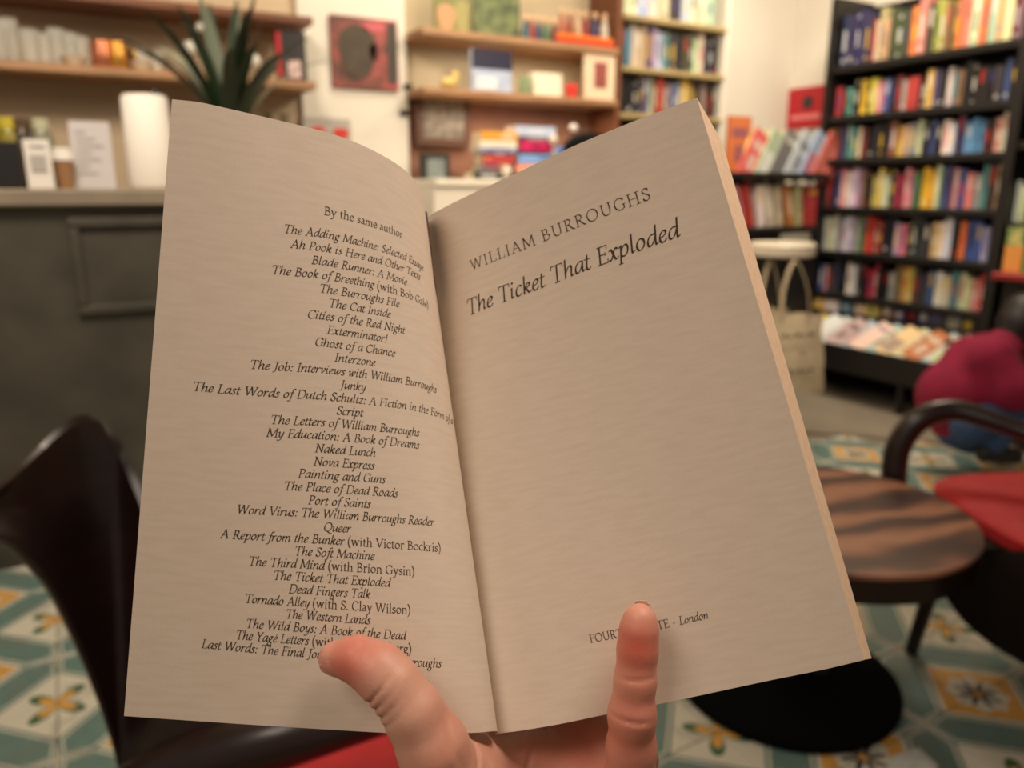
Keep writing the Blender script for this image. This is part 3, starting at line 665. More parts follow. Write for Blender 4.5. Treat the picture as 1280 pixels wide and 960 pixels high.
# ---------------------------------------------------------------- stand with tote bags
a = hD(978, 303, 3.45); SU_, SV = a[0], a[1]; zt_ = a[2]
t = thing('display_stand', 'round white topped stand holding cream tote bags', 'stand', (SU_, SV, 0))
MB().lathe((SU_, SV, zt_-.06), [(.13, 0), (.145, .008), (.145, .05), (.135, .06)], 40).build('top', mat('stand_white', (214, 204, 184), .4), t, smooth=True)
MB().lathe((SU_, SV, .02), [(.02, 0), (.02, zt_-.08)], 16).build('pole', black, t, smooth=True)
MB().lathe((SU_, SV, .003), [(.14, 0), (.14, .012), (.03, .02)], 32).build('base', black, t, smooth=True)
canvas = mat('cream_canvas', (182, 166, 138), .9, noise=.12, nscale=14, bump=.25, bscale=120)
def tote(label, x0, x1, ytop, ybot, dep, hx0, hx1, htop, printed=True):
    P = lambda x, y, dd=0: np.array(hD(x, y, dep+dd))
    t = thing('tote_bag', label, 'bag', tuple(P((x0+x1)/2, ybot)), 'cream tote bags hanging from the stand')
    mb = MB(); n = 10; mrows = 10; vs = []
    for sgn in (-1, 1):
        for j in range(mrows+1):
            fy = j/mrows
            for i in range(n+1):
                fx = i/n; bul = math.sin(math.pi*fx)**.7*(.012+.05*(1-fy))*(1 if sgn > 0 else -1)*math.sin(math.pi*min(1, .12+fy*.9))**.3
                xx = x0+(x1-x0)*fx + 2*math.sin(6*fy+sgn); yy = ybot+(ytop-ybot)*fy + 3*math.sin(9*fx)*fy*.5
                vs.append(P(xx, yy, -bul + .004*math.sin(11*fx+5*fy)))
    w_ = n+1; off = w_*(mrows+1); fs = []
    for sg in (0, 1):
        for j in range(mrows):
            for i in range(n):
                q = sg*off+j*w_+i; f = (q, q+1, q+w_+1, q+w_); fs.append(f if sg else f[::-1])
    for i in range(n): fs.append((i, i+1, off+i+1, off+i))
    for j in range(mrows):
        fs.append((j*w_, off+j*w_, off+(j+1)*w_, (j+1)*w_)); fs.append((j*w_+n, (j+1)*w_+n, off+(j+1)*w_+n, off+j*w_+n))
    mb.add(vs, fs); mb.build('canvas_body', canvas, t, smooth=True)
    for dd in (-.012, .012):
        mb = MB(); mb.tube([tuple(P(hx0, ytop+6, dd)), tuple(P(hx0+4, (ytop+htop)/2, dd)), tuple(P((hx0+hx1)/2, htop, dd)), tuple(P(hx1-3, (ytop+htop)/2, dd)), tuple(P(hx1, ytop+6, dd))], .012, 8, flat=.3); mb.build('handle', canvas, t, smooth=True)
    if printed:
        ink = mat('faded_ink', (92, 80, 62), .8)
        for k, (u0, u1, y_) in enumerate(((978, 1020, 418), (1000, 1008, 440), (985, 1018, 462))):
            for q in range(5):
                xa = u0+(u1-u0)*q/5; c0 = P(xa, y_ + (q % 2)*2 - q*.6, -.068); c1 = P(xa+(u1-u0)/5*.7, y_+5 - q*.6, -.068); c0 = tuple(c0); c1 = tuple(c1)
                MB().box(c0, (c1[0], c1[1]+.002, c1[2])).build('printed_letter', ink, t)
tote('cream printed tote bag hanging in front from the white stand', 968, 1028, 392, 490, 3.33, 976, 1012, 326)
tote('cream tote bag hanging behind the printed one, mostly hidden', 925, 985, 385, 470, 3.42, 950, 976, 326, False)

# ---------------------------------------------------------------- pedestal table
TU, TV, TZ, TR = 1.375, 1.01, .425, .30
def wood_material():
    m = bpy.data.materials.new('figured_walnut'); m.use_nodes = True; nt = m.node_tree; b = nt.nodes['Principled BSDF']; N = nt.nodes.new; L = nt.links.new
    tc = N('ShaderNodeTexCoord'); mp = N('ShaderNodeMapping'); mp.inputs['Scale'].default_value = (3.0, 5.0, 4); mp.inputs['Rotation'].default_value = (0, 0, 2.0)
    L(tc.outputs['Object'], mp.inputs['Vector'])
    wv = N('ShaderNodeTexWave'); wv.inputs['Scale'].default_value = .55; wv.inputs['Distortion'].default_value = 14; wv.inputs['Detail'].default_value = 3; wv.inputs['Detail Scale'].default_value = .9
    L(mp.outputs[0], wv.inputs['Vector'])
    r = N('ShaderNodeValToRGB'); cs = [(0, (62, 38, 32)), (.35, (98, 62, 50)), (.65, (146, 98, 76)), (1, (170, 120, 90))]
    r.color_ramp.elements[0].color = lin(cs[0][1]); r.color_ramp.elements[1].color = lin(cs[3][1])
    for p, c in cs[1:3]: el = r.color_ramp.elements.new(p); el.color = lin(c)
    L(wv.outputs['Color'], r.inputs['Fac']); L(r.outputs['Color'], b.inputs['Base Color']); b.inputs['Roughness'].default_value = .32
    return m
t = thing('pedestal_table', 'round low table with figured wood top, dark rim and black base', 'table', (TU, TV, 0))
MB().lathe((TU, TV, TZ-.012), [(TR-.004, 0), (TR, .003), (TR, .009), (TR-.003, .012)], 72).build('tabletop', wood_material(), t, smooth=True)
MB().lathe((TU, TV, TZ-.068), [(TR-.03, 0), (TR-.004, .008), (TR-.002, .056)], 72).build('rim', mat('dark_rim', (34, 20, 16), .3), t, smooth=True)
MB().lathe((TU, TV, TZ-.093), [(.1, 0), (TR-.06, .008), (TR-.05, .025)], 48).build('under_frame', oakd, t, smooth=True)
MB().lathe((TU, TV, .02), [(.06, 0), (.045, .03), (.04, .12), (.04, .3), (.07, .34)], 28).build('column', black, t, smooth=True)
DU, DV = 1.325, 1.04
MB().lathe((DU, DV, .002), [(.245, 0), (.25, .006), (.25, .02), (.235, .03), (.08, .045), (.05, .06)], 56).build('base_disc', mat('black_iron', (7, 7, 7), .9, spec=.08), t, smooth=True)

# ---------------------------------------------------------------- chairs
dark_wood = mat('dark_bentwood', (38, 19, 15), .36, noise=.4, nscale=6, coat=.2, stretch=(1, 1, 6))
redv = mat('red_upholstery', (196, 30, 38), .65, noise=.12, nscale=30, bump=.1, bscale=200)
D = lambda x, y, d: tuple(hD(x, y, d))
def shell(t, secs, m=None):
    S = spline(np.array([list(D(*a, d)) + list(D(*b, d-.02)) for a, b, d in secs]), 60)
    vs = []; fs = []; K = 14
    for k, row in enumerate(S):
        T, B = Vector(row[:3]), Vector(row[3:]); tn = Vector(S[min(k+1, 59)][:3]) - Vector(S[max(k-1, 0)][:3]); nrm = tn.cross(T-B).normalized()
        hgt = (T-B).length
        loop = []
        for i in range(K):
            a = 2*math.pi*i/K; y_ = .5+.5*math.cos(a); x_ = math.sin(a); sx = (1 if x_ > 0 else -1)*abs(x_)**.35
            yy = .5+.5*(1 if math.cos(a) > 0 else -1)*abs(math.cos(a))**.6
            bulge = .02*math.sin(math.pi*yy)
            loop.append(B + (T-B)*yy + nrm*(.011*sx + bulge))
        vs += loop
    for k in range(59):
        for i in range(K): j = (i+1) % K; fs.append((k*K+i, k*K+j, k*K+K+j, k*K+K+i))
    fs += [tuple(range(K-1, -1, -1)), tuple(range(59*K, 60*K))]
    return MB().add(vs, fs).build('back_or_shade_shell', m or dark_wood, t, smooth=True)
# right chair, facing the table
so = hZ(1330, 640, .42)
t = thing('armchair', 'dark bentwood armchair with red seat behind the round table', 'chair', (so[0], so[1], 0), 'bentwood armchairs')
seat_c = hZ(1345, 632, .42); ang = math.radians(-12)
def seat(t, cU, cV, z, hw, hd, rot, m):
    mb = MB(); n = 40; prof = [(.0, -.05), (.94, -.05), (1, -.035), (1.0, -.012), (.94, 0), (.6, .006), (0, .01)]
    vs = []; 
    for r_, dz in prof:
        for i in range(n):
            a = 2*math.pi*i/n; c, s_ = math.cos(a), math.sin(a); q = (abs(c)**4+abs(s_)**4)**-.25
            x = hw*r_*c*q; y = hd*r_*s_*q; vs.append((cU+x*math.cos(rot)-y*math.sin(rot), cV+x*math.sin(rot)+y*math.cos(rot), z+dz))
    fs = [(k*n+i, k*n+(i+1)%n, k*n+n+(i+1)%n, k*n+n+i) for k in range(len(prof)-1) for i in range(n)]
    mb.add(vs, fs); return mb.build('seat', m, t, smooth=True)
seat(t, seat_c[0], seat_c[1], .415, .24, .235, math.radians(-25), redv)
mb = MB(); mb.lathe((seat_c[0], seat_c[1], .32), [(.2, 0), (.225, .01), (.225, .04), (.2, .045)], 40); mb.build('seat_frame', dark_wood, t, smooth=True)
mb = MB(); mb.tube([D(1122, 640, 1.92), D(1117, 600, 1.92), D(1124, 556, 1.91), D(1150, 524, 1.89), D(1190, 513, 1.87), D(1235, 524, 1.83), D(1290, 543, 1.78), D(1350, 560, 1.72), D(1420, 560, 1.6), D(1470, 590, 1.45), D(1450, 640, 1.32)], [.03, .031, .031, .03, .027, .024, .022, .024, .026, .028, .028], 16); mb.build('arm_rail', dark_wood, t, smooth=True)
mb = MB(); mb.tube([D(1290, 543, 1.78), D(1330, 470, 1.8), D(1400, 440, 1.75), D(1470, 470, 1.6), D(1480, 560, 1.5)], .025, 14); mb.build('back_rail', dark_wood, t, smooth=True)
for i, (dx, dy) in enumerate(((-.17, -.17), (.17, -.17), (.17, .17), (-.17, .17))):
    x, y = seat_c[0]+dx, seat_c[1]+dy
    MB().tube([(x, y, .34), (x+dx*.2, y+dy*.2, .003)], [.022, .015], 12, smooth=False).build('leg', dark_wood, t, smooth=True)
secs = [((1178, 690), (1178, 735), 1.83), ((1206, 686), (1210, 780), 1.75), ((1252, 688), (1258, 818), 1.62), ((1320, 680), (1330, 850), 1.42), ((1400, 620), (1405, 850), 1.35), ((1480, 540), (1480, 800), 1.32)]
shell(t, secs, mat('dark_shell_and_shade', (24, 14, 12), .8, spec=.1))  # added shell; its dark shape also stands for the shadow below the chair
# left chair
c0 = hZ(330, 1000, .42)
t = thing('armchair', 'dark curved back armchair with red seat, nearest at the lower left', 'chair', (c0[0], c0[1], 0), 'bentwood armchairs')
secs = [((330, 880), (300, 960), .93), ((255, 770), (245, 1000), .97), ((205, 680), (200, 1010), 1.0), ((172, 598), (172, 1000), 1.03), ((150, 553), (152, 975), 1.04), ((128, 526), (138, 925), 1.03), ((102, 518), (118, 865), 1.01), ((72, 535), (92, 800), .98), ((35, 572), (55, 728), .94), ((-5, 612), (5, 680), .89), ((-60, 668), (-60, 690), .82), ((-140, 740), (-150, 790), .72)]
shell(t, secs)
mb = MB(); mb.tube([D(60, 1060, .84), D(160, 1000, .80), D(250, 955, .78), D(340, 925, .77), D(420, 905, .78), D(500, 880, .82), D(560, 850, .86)], [.026, .034, .036, .032, .026, .024, .022], 16); mb.build('arm_rail', dark_wood, t, smooth=True)
s0 = hZ(455, 985, .42)
seat(t, s0[0], s0[1], .42, .25, .25, math.radians(-30), redv)
mb = MB(); mb.lathe((s0[0], s0[1], .32), [(.2, 0), (.225, .01), (.225, .04), (.2, .045)], 40); mb.build('seat_frame', dark_wood, t, smooth=True)
for i, (dx, dy) in enumerate(((-.17, -.17), (.17, -.17), (.17, .17), (-.17, .17))):
    x, y = s0[0]+dx, s0[1]+dy
    MB().tube([(x, y, .34), (x+dx*.15, y+dy*.15, .003)], [.022, .015], 12, smooth=False).build('leg', dark_wood, t, smooth=True)
# corner of pale paper low on the floor
a = [hZ(x, y, .004) for x, y in ((1098, 975), (1118, 945), (1148, 936), (1172, 958), (1160, 990))]
mb = MB(); n = len(a); mb.add([(p[0], p[1], z) for z in (.001, .006) for p in a], [tuple(range(n, 2*n)), tuple(range(n-1, -1, -1))] + [(i, (i+1)%n, n+(i+1)%n, n+i) for i in range(n)])
tag(mb.build('paper_sheet', mat('pale_blue_paper', (206, 212, 206), .7, noise=.2, nscale=40)), 'corner of a pale paper lying on the tiles at the bottom edge', 'paper')
# ---------------------------------------------------------------- implicit surface mesher for bodies
def smin(a, b, k):
    h_ = np.clip(.5+.5*(b-a)/k, 0, 1); return b*(1-h_)+a*h_ - k*h_*(1-h_)
def cone(P, a, b, ra, rb):
    a = np.array(a, np.float32); b = np.array(b, np.float32); ba = b-a; t_ = np.clip(((P-a)@ba)/max(1e-9, float(ba@ba)), 0, 1)
    return np.linalg.norm(P-a-t_[..., None]*ba, axis=-1) - (ra+(rb-ra)*t_)
def mesh_sdf(fn, lo, hi, vox):
    ax = [np.arange(l, h_+vox, vox, dtype=np.float32) for l, h_ in zip(lo, hi)]
    P = np.stack(np.meshgrid(*ax, indexing='ij'), -1); d = fn(P)
    s_ = d < 0; nx, ny, nz = d.shape
    cells = np.zeros((nx-1, ny-1, nz-1), np.uint8); acc = np.zeros((nx-1, ny-1, nz-1, 3), np.float32); cn = np.zeros((nx-1, ny-1, nz-1), np.float32)
    for axis in range(3):
        sl0 = [slice(None)]*3; sl1 = [slice(None)]*3; sl0[axis] = slice(0, -1); sl1[axis] = slice(1, None)
        d0, d1 = d[tuple(sl0)], d[tuple(sl1)]; cr_ = (d0 < 0) != (d1 < 0); t_ = np.where(cr_, d0/(d0-d1+1e-20), 0)
        oth = [q for q in range(3) if q != axis]
        for i in (0, 1):
            for j in (0, 1):
                sl = [slice(None)]*3
                sl[oth[0]] = slice(i, i+cells.shape[oth[0]]); sl[oth[1]] = slice(j, j+cells.shape[oth[1]])
                c_ = cr_[tuple(sl)]; tt = t_[tuple(sl)]
                cn += c_; acc[..., axis] += np.where(c_, tt, 0); acc[..., oth[0]] += c_*i; acc[..., oth[1]] += c_*j
    act = cn > 0; idx = -np.ones(act.shape, np.int64); idx[act] = np.arange(act.sum())
    I = np.argwhere(act); V_ = (I + acc[act]/cn[act][:, None])*vox + np.array([a[0] for a in ax])
    F_ = []
    for axis in range(3):
        sl0 = [slice(None)]*3; sl1 = [slice(None)]*3; sl0[axis] = slice(0, -1); sl1[axis] = slice(1, None)
        A_, B_ = s_[tuple(sl0)], s_[tuple(sl1)]; E_ = np.argwhere(A_ != B_); o1, o2 = [(1, 2), (2, 0), (0, 1)][axis]
        E_ = E_[(E_[:, o1] > 0) & (E_[:, o2] > 0) & (E_[:, o1] < d.shape[o1]-1) & (E_[:, o2] < d.shape[o2]-1)]
        u1 = np.zeros(3, int); u1[o1] = 1; u2 = np.zeros(3, int); u2[o2] = 1
        q = [idx[tuple((E_-u1-u2).T)], idx[tuple((E_-u2).T)], idx[tuple(E_.T)], idx[tuple((E_-u1).T)]]
        f = np.stack(q, -1); flip = ~A_[tuple(E_.T)]; f[flip] = f[flip][:, ::-1]; F_.append(f)
    return V_, np.vstack(F_)
def sdf_object(name, fn, lo, hi, vox, m, parent, origin=None, relax=2):
    V_, F_ = mesh_sdf(fn, lo, hi, vox)
    for _ in range(relax):                              # even the grid out along the mesh, then back on the surface
        acc = np.zeros_like(V_); cn = np.zeros(len(V_))
        for i in range(4):
            a, b = F_[:, i], F_[:, (i+1) % 4]; np.add.at(acc, a, V_[b]); np.add.at(cn, a, 1); np.add.at(acc, b, V_[a]); np.add.at(cn, b, 1)
        V_ = V_*.4 + .6*acc/np.maximum(cn, 1)[:, None]
        e_ = vox*.5; P = V_.astype(np.float32); d0 = fn(P)
        g_ = np.stack([fn(P+np.eye(3, dtype=np.float32)[k]*e_)-fn(P-np.eye(3, dtype=np.float32)[k]*e_) for k in range(3)], -1)/(2*e_)
        V_ = V_ - g_*(d0/np.maximum((g_**2).sum(-1), .25))[:, None]
    R = camroom(V_)
    o = MB().add(R.tolist(), F_.tolist()).build(name, m, parent, origin)
    o.data.shade_smooth()
    return o

# ---------------------------------------------------------------- crouching person at the right
def Q(x, y, z=3.0): return cpx(x, y, z)
pw = hZ(1225, 572, 0)
per = thing('person', 'person in magenta jacket and jeans crouching at the low shelves', 'person', (pw[0], pw[1], 0))
skin2 = mat('skin_far', (196, 140, 112), .6)
def body(P):
    d = cone(P, Q(1258, 434), Q(1274, 418), .045, .045)
    d = smin(d, cone(P, Q(1282, 408), Q(1285, 399), .078, .082), .03)
    d = smin(d, cone(P, Q(1296, 408), Q(1298, 414), .055, .048), .03)     # face turned to the shelves
    d = smin(d, cone(P, Q(1312, 408), Q(1316, 412), .012, .014), .015)   # nose
    d = smin(d, cone(P, Q(1335, 470, 2.9), Q(1350, 474, 2.9), .035, .03), .02)
    d = smin(d, cone(P, Q(1252, 440), Q(1224, 462), .045, .075), .04)
    d = smin(d, cone(P, Q(1224, 462), Q(1208, 512), .075, .075), .04)
    d = smin(d, cone(P, Q(1240, 448, 2.9), Q(1285, 480, 2.85), .04, .035), .03)
    d = smin(d, cone(P, Q(1285, 480, 2.85), Q(1345, 472, 2.9), .035, .03), .03)
    return d
sdf_object('body', body, (1.3, -.45, 2.6), (2.45, .4, 3.3), .014, skin2, per)
def hair(P):
    d = cone(P, Q(1279, 402), Q(1283, 393), .088, .088); d = smin(d, cone(P, Q(1272, 408), Q(1264, 422), .068, .058), .03)
    return np.maximum(d, -(cone(P, Q(1308, 408), Q(1311, 414), .07, .062)))
sdf_object('hair', hair, (1.6, -.5, 2.7), (2.3, -.05, 3.3), .012, mat('dark_hair', (26, 20, 20), .5), per)
def jacket(P):
    d = cone(P, Q(1252, 436), Q(1226, 456), .075, .125)
    d = smin(d, cone(P, Q(1226, 462), Q(1198, 496), .125, .14), .05)
    d = smin(d, cone(P, Q(1198, 496), Q(1206, 520), .14, .125), .05)
    d = smin(d, cone(P, Q(1240, 450, 2.87), Q(1266, 488, 2.82), .085, .072), .05)
    d = smin(d, cone(P, Q(1266, 488, 2.82), Q(1330, 474, 2.88), .068, .05), .04)
    d = smin(d, cone(P, Q(1240, 450, 3.12), Q(1270, 486, 3.15), .08, .06), .03)
    return d
sdf_object('jacket', jacket, (1.25, -.4, 2.6), (2.4, .5, 3.35), .013, mat('magenta_fleece', (140, 12, 56), .9, noise=.2, nscale=20), per)
def jeans(P):
    d = cone(P, Q(1204, 530), Q(1214, 534), .105, .105)
    for z in (2.88, 3.08):
        d = smin(d, cone(P, Q(1215, 532, z), Q(1285, 500, z), .075, .062), .03)
        d = smin(d, cone(P, Q(1285, 498, z), Q(1240, 556, z), .055, .045), .02)
    return d
sdf_object('jeans', jeans, (1.4, -.1, 2.65), (2.3, .45, 3.3), .013, mat('blue_denim', (52, 78, 122), .8, noise=.2, nscale=40), per)
for z in (2.88, 3.08):
    sdf_object('shoe', lambda P: cone(P, Q(1232, 566, z), Q(1268, 570, z), .038, .03), (1.5, .1, z-.15), (2.2, .45, z+.15), .012, black, per)

# ---------------------------------------------------------------- the open paperback
# edges of the two visible pages, camera frame (pixel, pixel, depth in metres), from the gutter outwards
LT = [(529, 278, .3265), (531.5, 272, .322), (529.5, 252, .311), (526, 238, .304), (517.5, 224, .297), (504, 211, .290), (483, 197, .282), (449, 180, .272), (414, 167, .265), (380, 158, .259), (334, 147, .253), (291, 137, .249), (250, 128, .247), (215, 124, .246)]
LB = [(619, 919, .2655), (622, 916.5, .2625), (621, 914, .2595), (616, 914, .257), (606, 915, .2545), (592, 916, .2525), (570, 916.5, .2505), (530, 917, .249), (490, 916.5, .248), (445, 914, .2475), (370, 909.5, .247), (300, 905, .2465), (220, 899.5, .246), (155, 895, .246)]
RT = [(529, 278, .3275), (536, 270.5, .3235), (555, 259.5, .3155), (592, 241, .3045), (644, 217, .2925), (690, 195, .284), (728.7, 177.5, .278), (765, 162.5, .273), (799, 149, .269), (871, 122, .2615)]
RB = [(619, 919, .2660), (627, 916.5, .2645), (650, 913.5, .2635), (700, 905, .2615), (755, 893.5, .2605), (805, 884, .26), (860, 872.5, .26), (960, 851, .26), (1029, 837, .26), (1080, 825, .26)]
def edge(pts, n=240):
    P = spline(np.array([cpx(*p) for p in pts]), 600); L = np.r_[0, np.cumsum(np.linalg.norm(np.diff(P, axis=0), axis=1))]
    s_ = np.linspace(0, L[-1], n); return np.stack([np.interp(s_, L, P[:, k]) for k in range(3)], -1), L[-1]
(lt, l1), (lb, l2), (rt, l3), (rb, l4) = edge(LT), edge(LB), edge(RT), edge(RB)
print('page widths', l1, l2, l3, l4, 'heights', np.linalg.norm(lt[0]-lb[0]), np.linalg.norm(lt[-1]-lb[-1]), np.linalg.norm(rt[-1]-rb[-1]))
class Page:
    def __init__(s, B, T): s.B, s.T = B, T
    def at(s, u, v):                                   # u: 0 gutter .. 1 fore-edge, v: 0 foot .. 1 head
        u = np.clip(np.asarray(u, float), 0, 1)*(len(s.B)-1); i = np.minimum(u.astype(int), len(s.B)-2); f = (u-i)[..., None]
        b = s.B[i]*(1-f)+s.B[i+1]*f; t_ = s.T[i]*(1-f)+s.T[i+1]*f; v = np.asarray(v)[..., None]; return b*(1-v)+t_*v
    def normal(s, u, v):
        e_ = 2e-3; du = s.at(u+e_, v)-s.at(u-e_, v); dv = s.at(u, np.asarray(v)+e_)-s.at(u, np.asarray(v)-e_); n = np.cross(du, dv); n /= np.linalg.norm(n, axis=-1)[..., None]
        return np.where((n*s.at(u, v)).sum(-1)[..., None] > 0, -n, n)
    def inv(s, px, py, umin=.02):
        if not hasattr(s, 'g'):
            U_, V_ = np.meshgrid(np.linspace(umin, 1, 300), np.linspace(0, 1, 300), indexing='ij'); P = s.at(U_, V_)
            s.g = (U_, V_, P[..., 0]/P[..., 2]*F+640, P[..., 1]/P[..., 2]*F+480)
        U_, V_, X, Y = s.g; d = (X-px)**2+(Y-py)**2; k = np.unravel_index(np.argmin(d), d.shape); u, v = U_[k], V_[k]
        for _ in range(4):
            f = lambda a, b: (lambda P: np.array([P[0]/P[2]*F+640, P[1]/P[2]*F+480]))(s.at(np.array(a), np.array(b)))
            p0 = f(u, v); J = np.array([(f(u+1e-3, v)-p0)/1e-3, (f(u, v+1e-3)-p0)/1e-3]).T
            try: dd = np.linalg.solve(J, np.array([px, py])-p0)
            except Exception: break
            if np.abs(dd).max() > .05: break
            u, v = u+dd[0], v+dd[1]
        return u, v
PL, PR = Page(lb, lt), Page(rb, rt)
WL, WR, HP = (l1+l2)/2, (l3+l4)/2, .198
def paper_material(name, base, low):
    m = bpy.data.materials.new(name); m.use_nodes = True; nt = m.node_tree; b = nt.nodes['Principled BSDF']; N = nt.nodes.new; L = nt.links.new
    b.inputs['Roughness'].default_value = .75; b.inputs['Specular IOR Level'].default_value = .25
    tc = N('ShaderNodeTexCoord')
    mp = N('ShaderNodeMapping'); mp.inputs['Scale'].default_value = (5, 34, 1); L(tc.outputs['UV'], mp.inputs['Vector'])
    n = N('ShaderNodeTexNoise'); n.inputs['Scale'].default_value = 2.2; n.inputs['Detail'].default_value = 5; L(mp.outputs[0], n.inputs['Vector'])
    r = N('ShaderNodeValToRGB'); r.color_ramp.elements[0].position = .3; r.color_ramp.elements[1].position = .62; r.color_ramp.elements[0].color = lin(low); r.color_ramp.elements[1].color = lin(base)
    L(n.outputs['Fac'], r.inputs['Fac'])
    # fine fibre speckle
    n2 = N('ShaderNodeTexNoise'); n2.inputs['Scale'].default_value = 160; n2.inputs['Detail'].default_value = 2; L(tc.outputs['UV'], n2.inputs['Vector'])
    mx = N('ShaderNodeMix'); mx.data_type = 'RGBA'; mx.blend_type = 'MULTIPLY'; mx.inputs['Factor'].default_value = .10; L(r.outputs['Color'], mx.inputs['A']); L(n2.outputs['Fac'], mx.inputs['B'])
    L(mx.outputs['Result'], b.inputs['Base Color'])
    mp3 = N('ShaderNodeMapping'); mp3.inputs['Scale'].default_value = (14, 60, 1); L(tc.outputs['UV'], mp3.inputs['Vector'])
    n3 = N('ShaderNodeTexNoise'); n3.inputs['Scale'].default_value = 3; n3.inputs['Detail'].default_value = 4; L(mp3.outputs[0], n3.inputs['Vector'])
    bp = N('ShaderNodeBump'); bp.inputs['Strength'].default_value = .035; bp.inputs['Distance'].default_value = .0004; L(n3.outputs['Fac'], bp.inputs['Height']); L(bp.outputs[0], b.inputs['Normal'])
    return m
pap = paper_material('book_paper', (226, 208, 188), (219, 201, 180))
bo = tuple(camroom(lb[0]))
book = thing('open_book', 'open paperback showing a list page and title page, held in hand', 'book', bo)
def sheet(name, page, mats, back, nu=120, nv=40, th=.00012, u0=0., u1=1., v0=0., v1=1., rake=0):
    """a leaf or a block of leaves: front face on the page surface + back depth below it, thickness th; rake slides it out at the fore-edge"""
    U_, V_ = np.meshgrid(np.linspace(u0, u1, nu), np.linspace(v0, v1, nv), indexing='ij'); P = page.at(U_, V_); Nn = page.normal(np.clip(U_, .004, .996), V_)
    # keep the leaves together at the spine
    k = np.clip((U_-.03)/.14, 0.003, 1)[..., None]
    du = page.at(np.clip(U_, .01, .99)+.01, V_)-page.at(np.clip(U_, .01, .99)-.01, V_); du /= np.linalg.norm(du, axis=-1)[..., None]
    Af = P - Nn*back*k + du*(rake*back*U_[..., None]); Bk = P - Nn*(back+th)*k + du*(rake*(back+th)*U_[..., None])
    vs = np.concatenate([Af.reshape(-1, 3), Bk.reshape(-1, 3)]); n = nu*nv
    fs = []; 
    for i in range(nu-1):
        for j in range(nv-1):
            q = i*nv+j; fs.append((q, q+nv, q+nv+1, q+1)); fs.append((n+q, n+q+1, n+q+nv+1, n+q+nv))
    edge_ = [i*nv for i in range(nu)] + [(nu-1)*nv+j for j in range(1, nv)] + [i*nv+nv-1 for i in range(nu-2, -1, -1)] + [j for j in range(nv-2, 0, -1)]
    nf = len(fs)
    for a, b in zip(edge_, edge_[1:]+edge_[:1]): fs.append((a, n+a, n+b, b))
    mb = MB(); mb.add(camroom(vs).tolist(), fs); mb.m = [0]*nf + [1]*(len(fs)-nf)
    o = mb.build(name, mats, book); me = o.data
    me.shade_smooth(); 
    uvl = me.uv_layers.new(name='UVMap'); uu = np.concatenate([U_.ravel(), U_.ravel()]); vv = np.concatenate([V_.ravel(), V_.ravel()])
    li = np.zeros(len(me.loops), int); me.loops.foreach_get('vertex_index', li); uvl.data.foreach_set('uv', np.stack([uu[li], vv[li]*1.5], -1).ravel())
    try: me.set_sharp_from_angle(angle=math.radians(50))
    except Exception: pass
    return o
edges = mat('page_block_edge', (240, 206, 172), .8, noise=.12, nscale=900, stretch=(1, 1, .02))
sheet('left_page', PL, [pap, edges], 0, th=.00015)
sheet('left_page_block', PL, [pap, edges], .0004, th=.0012, nu=60, nv=4, u0=.04, u1=.985, v0=.006, v1=.994)
sheet('front_cover', PL, [mat('cover_card', (60, 50, 56), .4), edges], .0018, th=.0004, nu=60, nv=4, u0=.04, u1=.98, v0=.006, v1=.994)
sheet('right_page', PR, [pap, edges], 0, th=.00012)
# block of leaves under the title page, its fore-edge fanned outwards
def right_block():
    n, m_, lay = 70, 40, 12
    U_, V_ = np.meshgrid(np.linspace(0, 1, n), np.linspace(0, 1, m_), indexing='ij')
    P0 = PR.at(U_, V_)
    top = np.array(cpx(903, 178, .2735)) - PR.at(np.array(1.), np.array(1.)); bot = np.array(cpx(1089.5, 823, .2695)) - PR.at(np.array(1.), np.array(0.))
    Nn = PR.normal(np.clip(U_, .004, .996), V_); k = np.clip((U_-.03)/.17, .004, 1)[..., None]
    offv = -Nn*.0115*k*(1-U_[..., None]**6) + (bot*(1-V_[..., None])+top*V_[..., None])*(U_[..., None]**6)
    A_ = P0 - Nn*.0002*k; B_ = P0 + offv
    ring = [(i, 0) for i in range(n)] + [(n-1, j) for j in range(1, m_)] + [(i, m_-1) for i in range(n-2, -1, -1)] + [(0, j) for j in range(m_-2, 0, -1)]
    vs = []; 
    for q in range(lay+1):
        f = q/lay; L_ = A_*(1-f)+B_*f
        bulge = .0006*math.sin(math.pi*f)
        for i, j in ring:
            vs.append(L_[i, j])
    R_ = len(ring); fs = [(q*R_+a, q*R_+(a+1) % R_, (q+1)*R_+(a+1) % R_, (q+1)*R_+a) for q in range(lay) for a in range(R_)]
    nb = len(vs); vs += list(B_.reshape(-1, 3)); fs += [(nb+i*m_+j, nb+i*m_+j+1, nb+(i+1)*m_+j+1, nb+(i+1)*m_+j) for i in range(n-1) for j in range(m_-1)]
    o = MB().add(camroom(np.array(vs)).tolist(), fs).build('page_block', edges, book); o.data.shade_smooth(); o.data.set_sharp_from_angle(angle=math.radians(40))
    C_ = B_ - Nn*.0004; n_ = n*m_; vs = np.concatenate([(B_-Nn*.00005).reshape(-1, 3), C_.reshape(-1, 3)])
    sel = int(n*.97)
    fs = [(b_*n_+i*m_+j, b_*n_+i*m_+j+1, b_*n_+(i+1)*m_+j+1, b_*n_+(i+1)*m_+j) for b_ in (0, 1) for i in range(sel) for j in range(m_-1)]
    o = MB().add(camroom(vs).tolist(), fs).build('back_cover', mat('cover_card', (60, 50, 56)), book)
right_block()

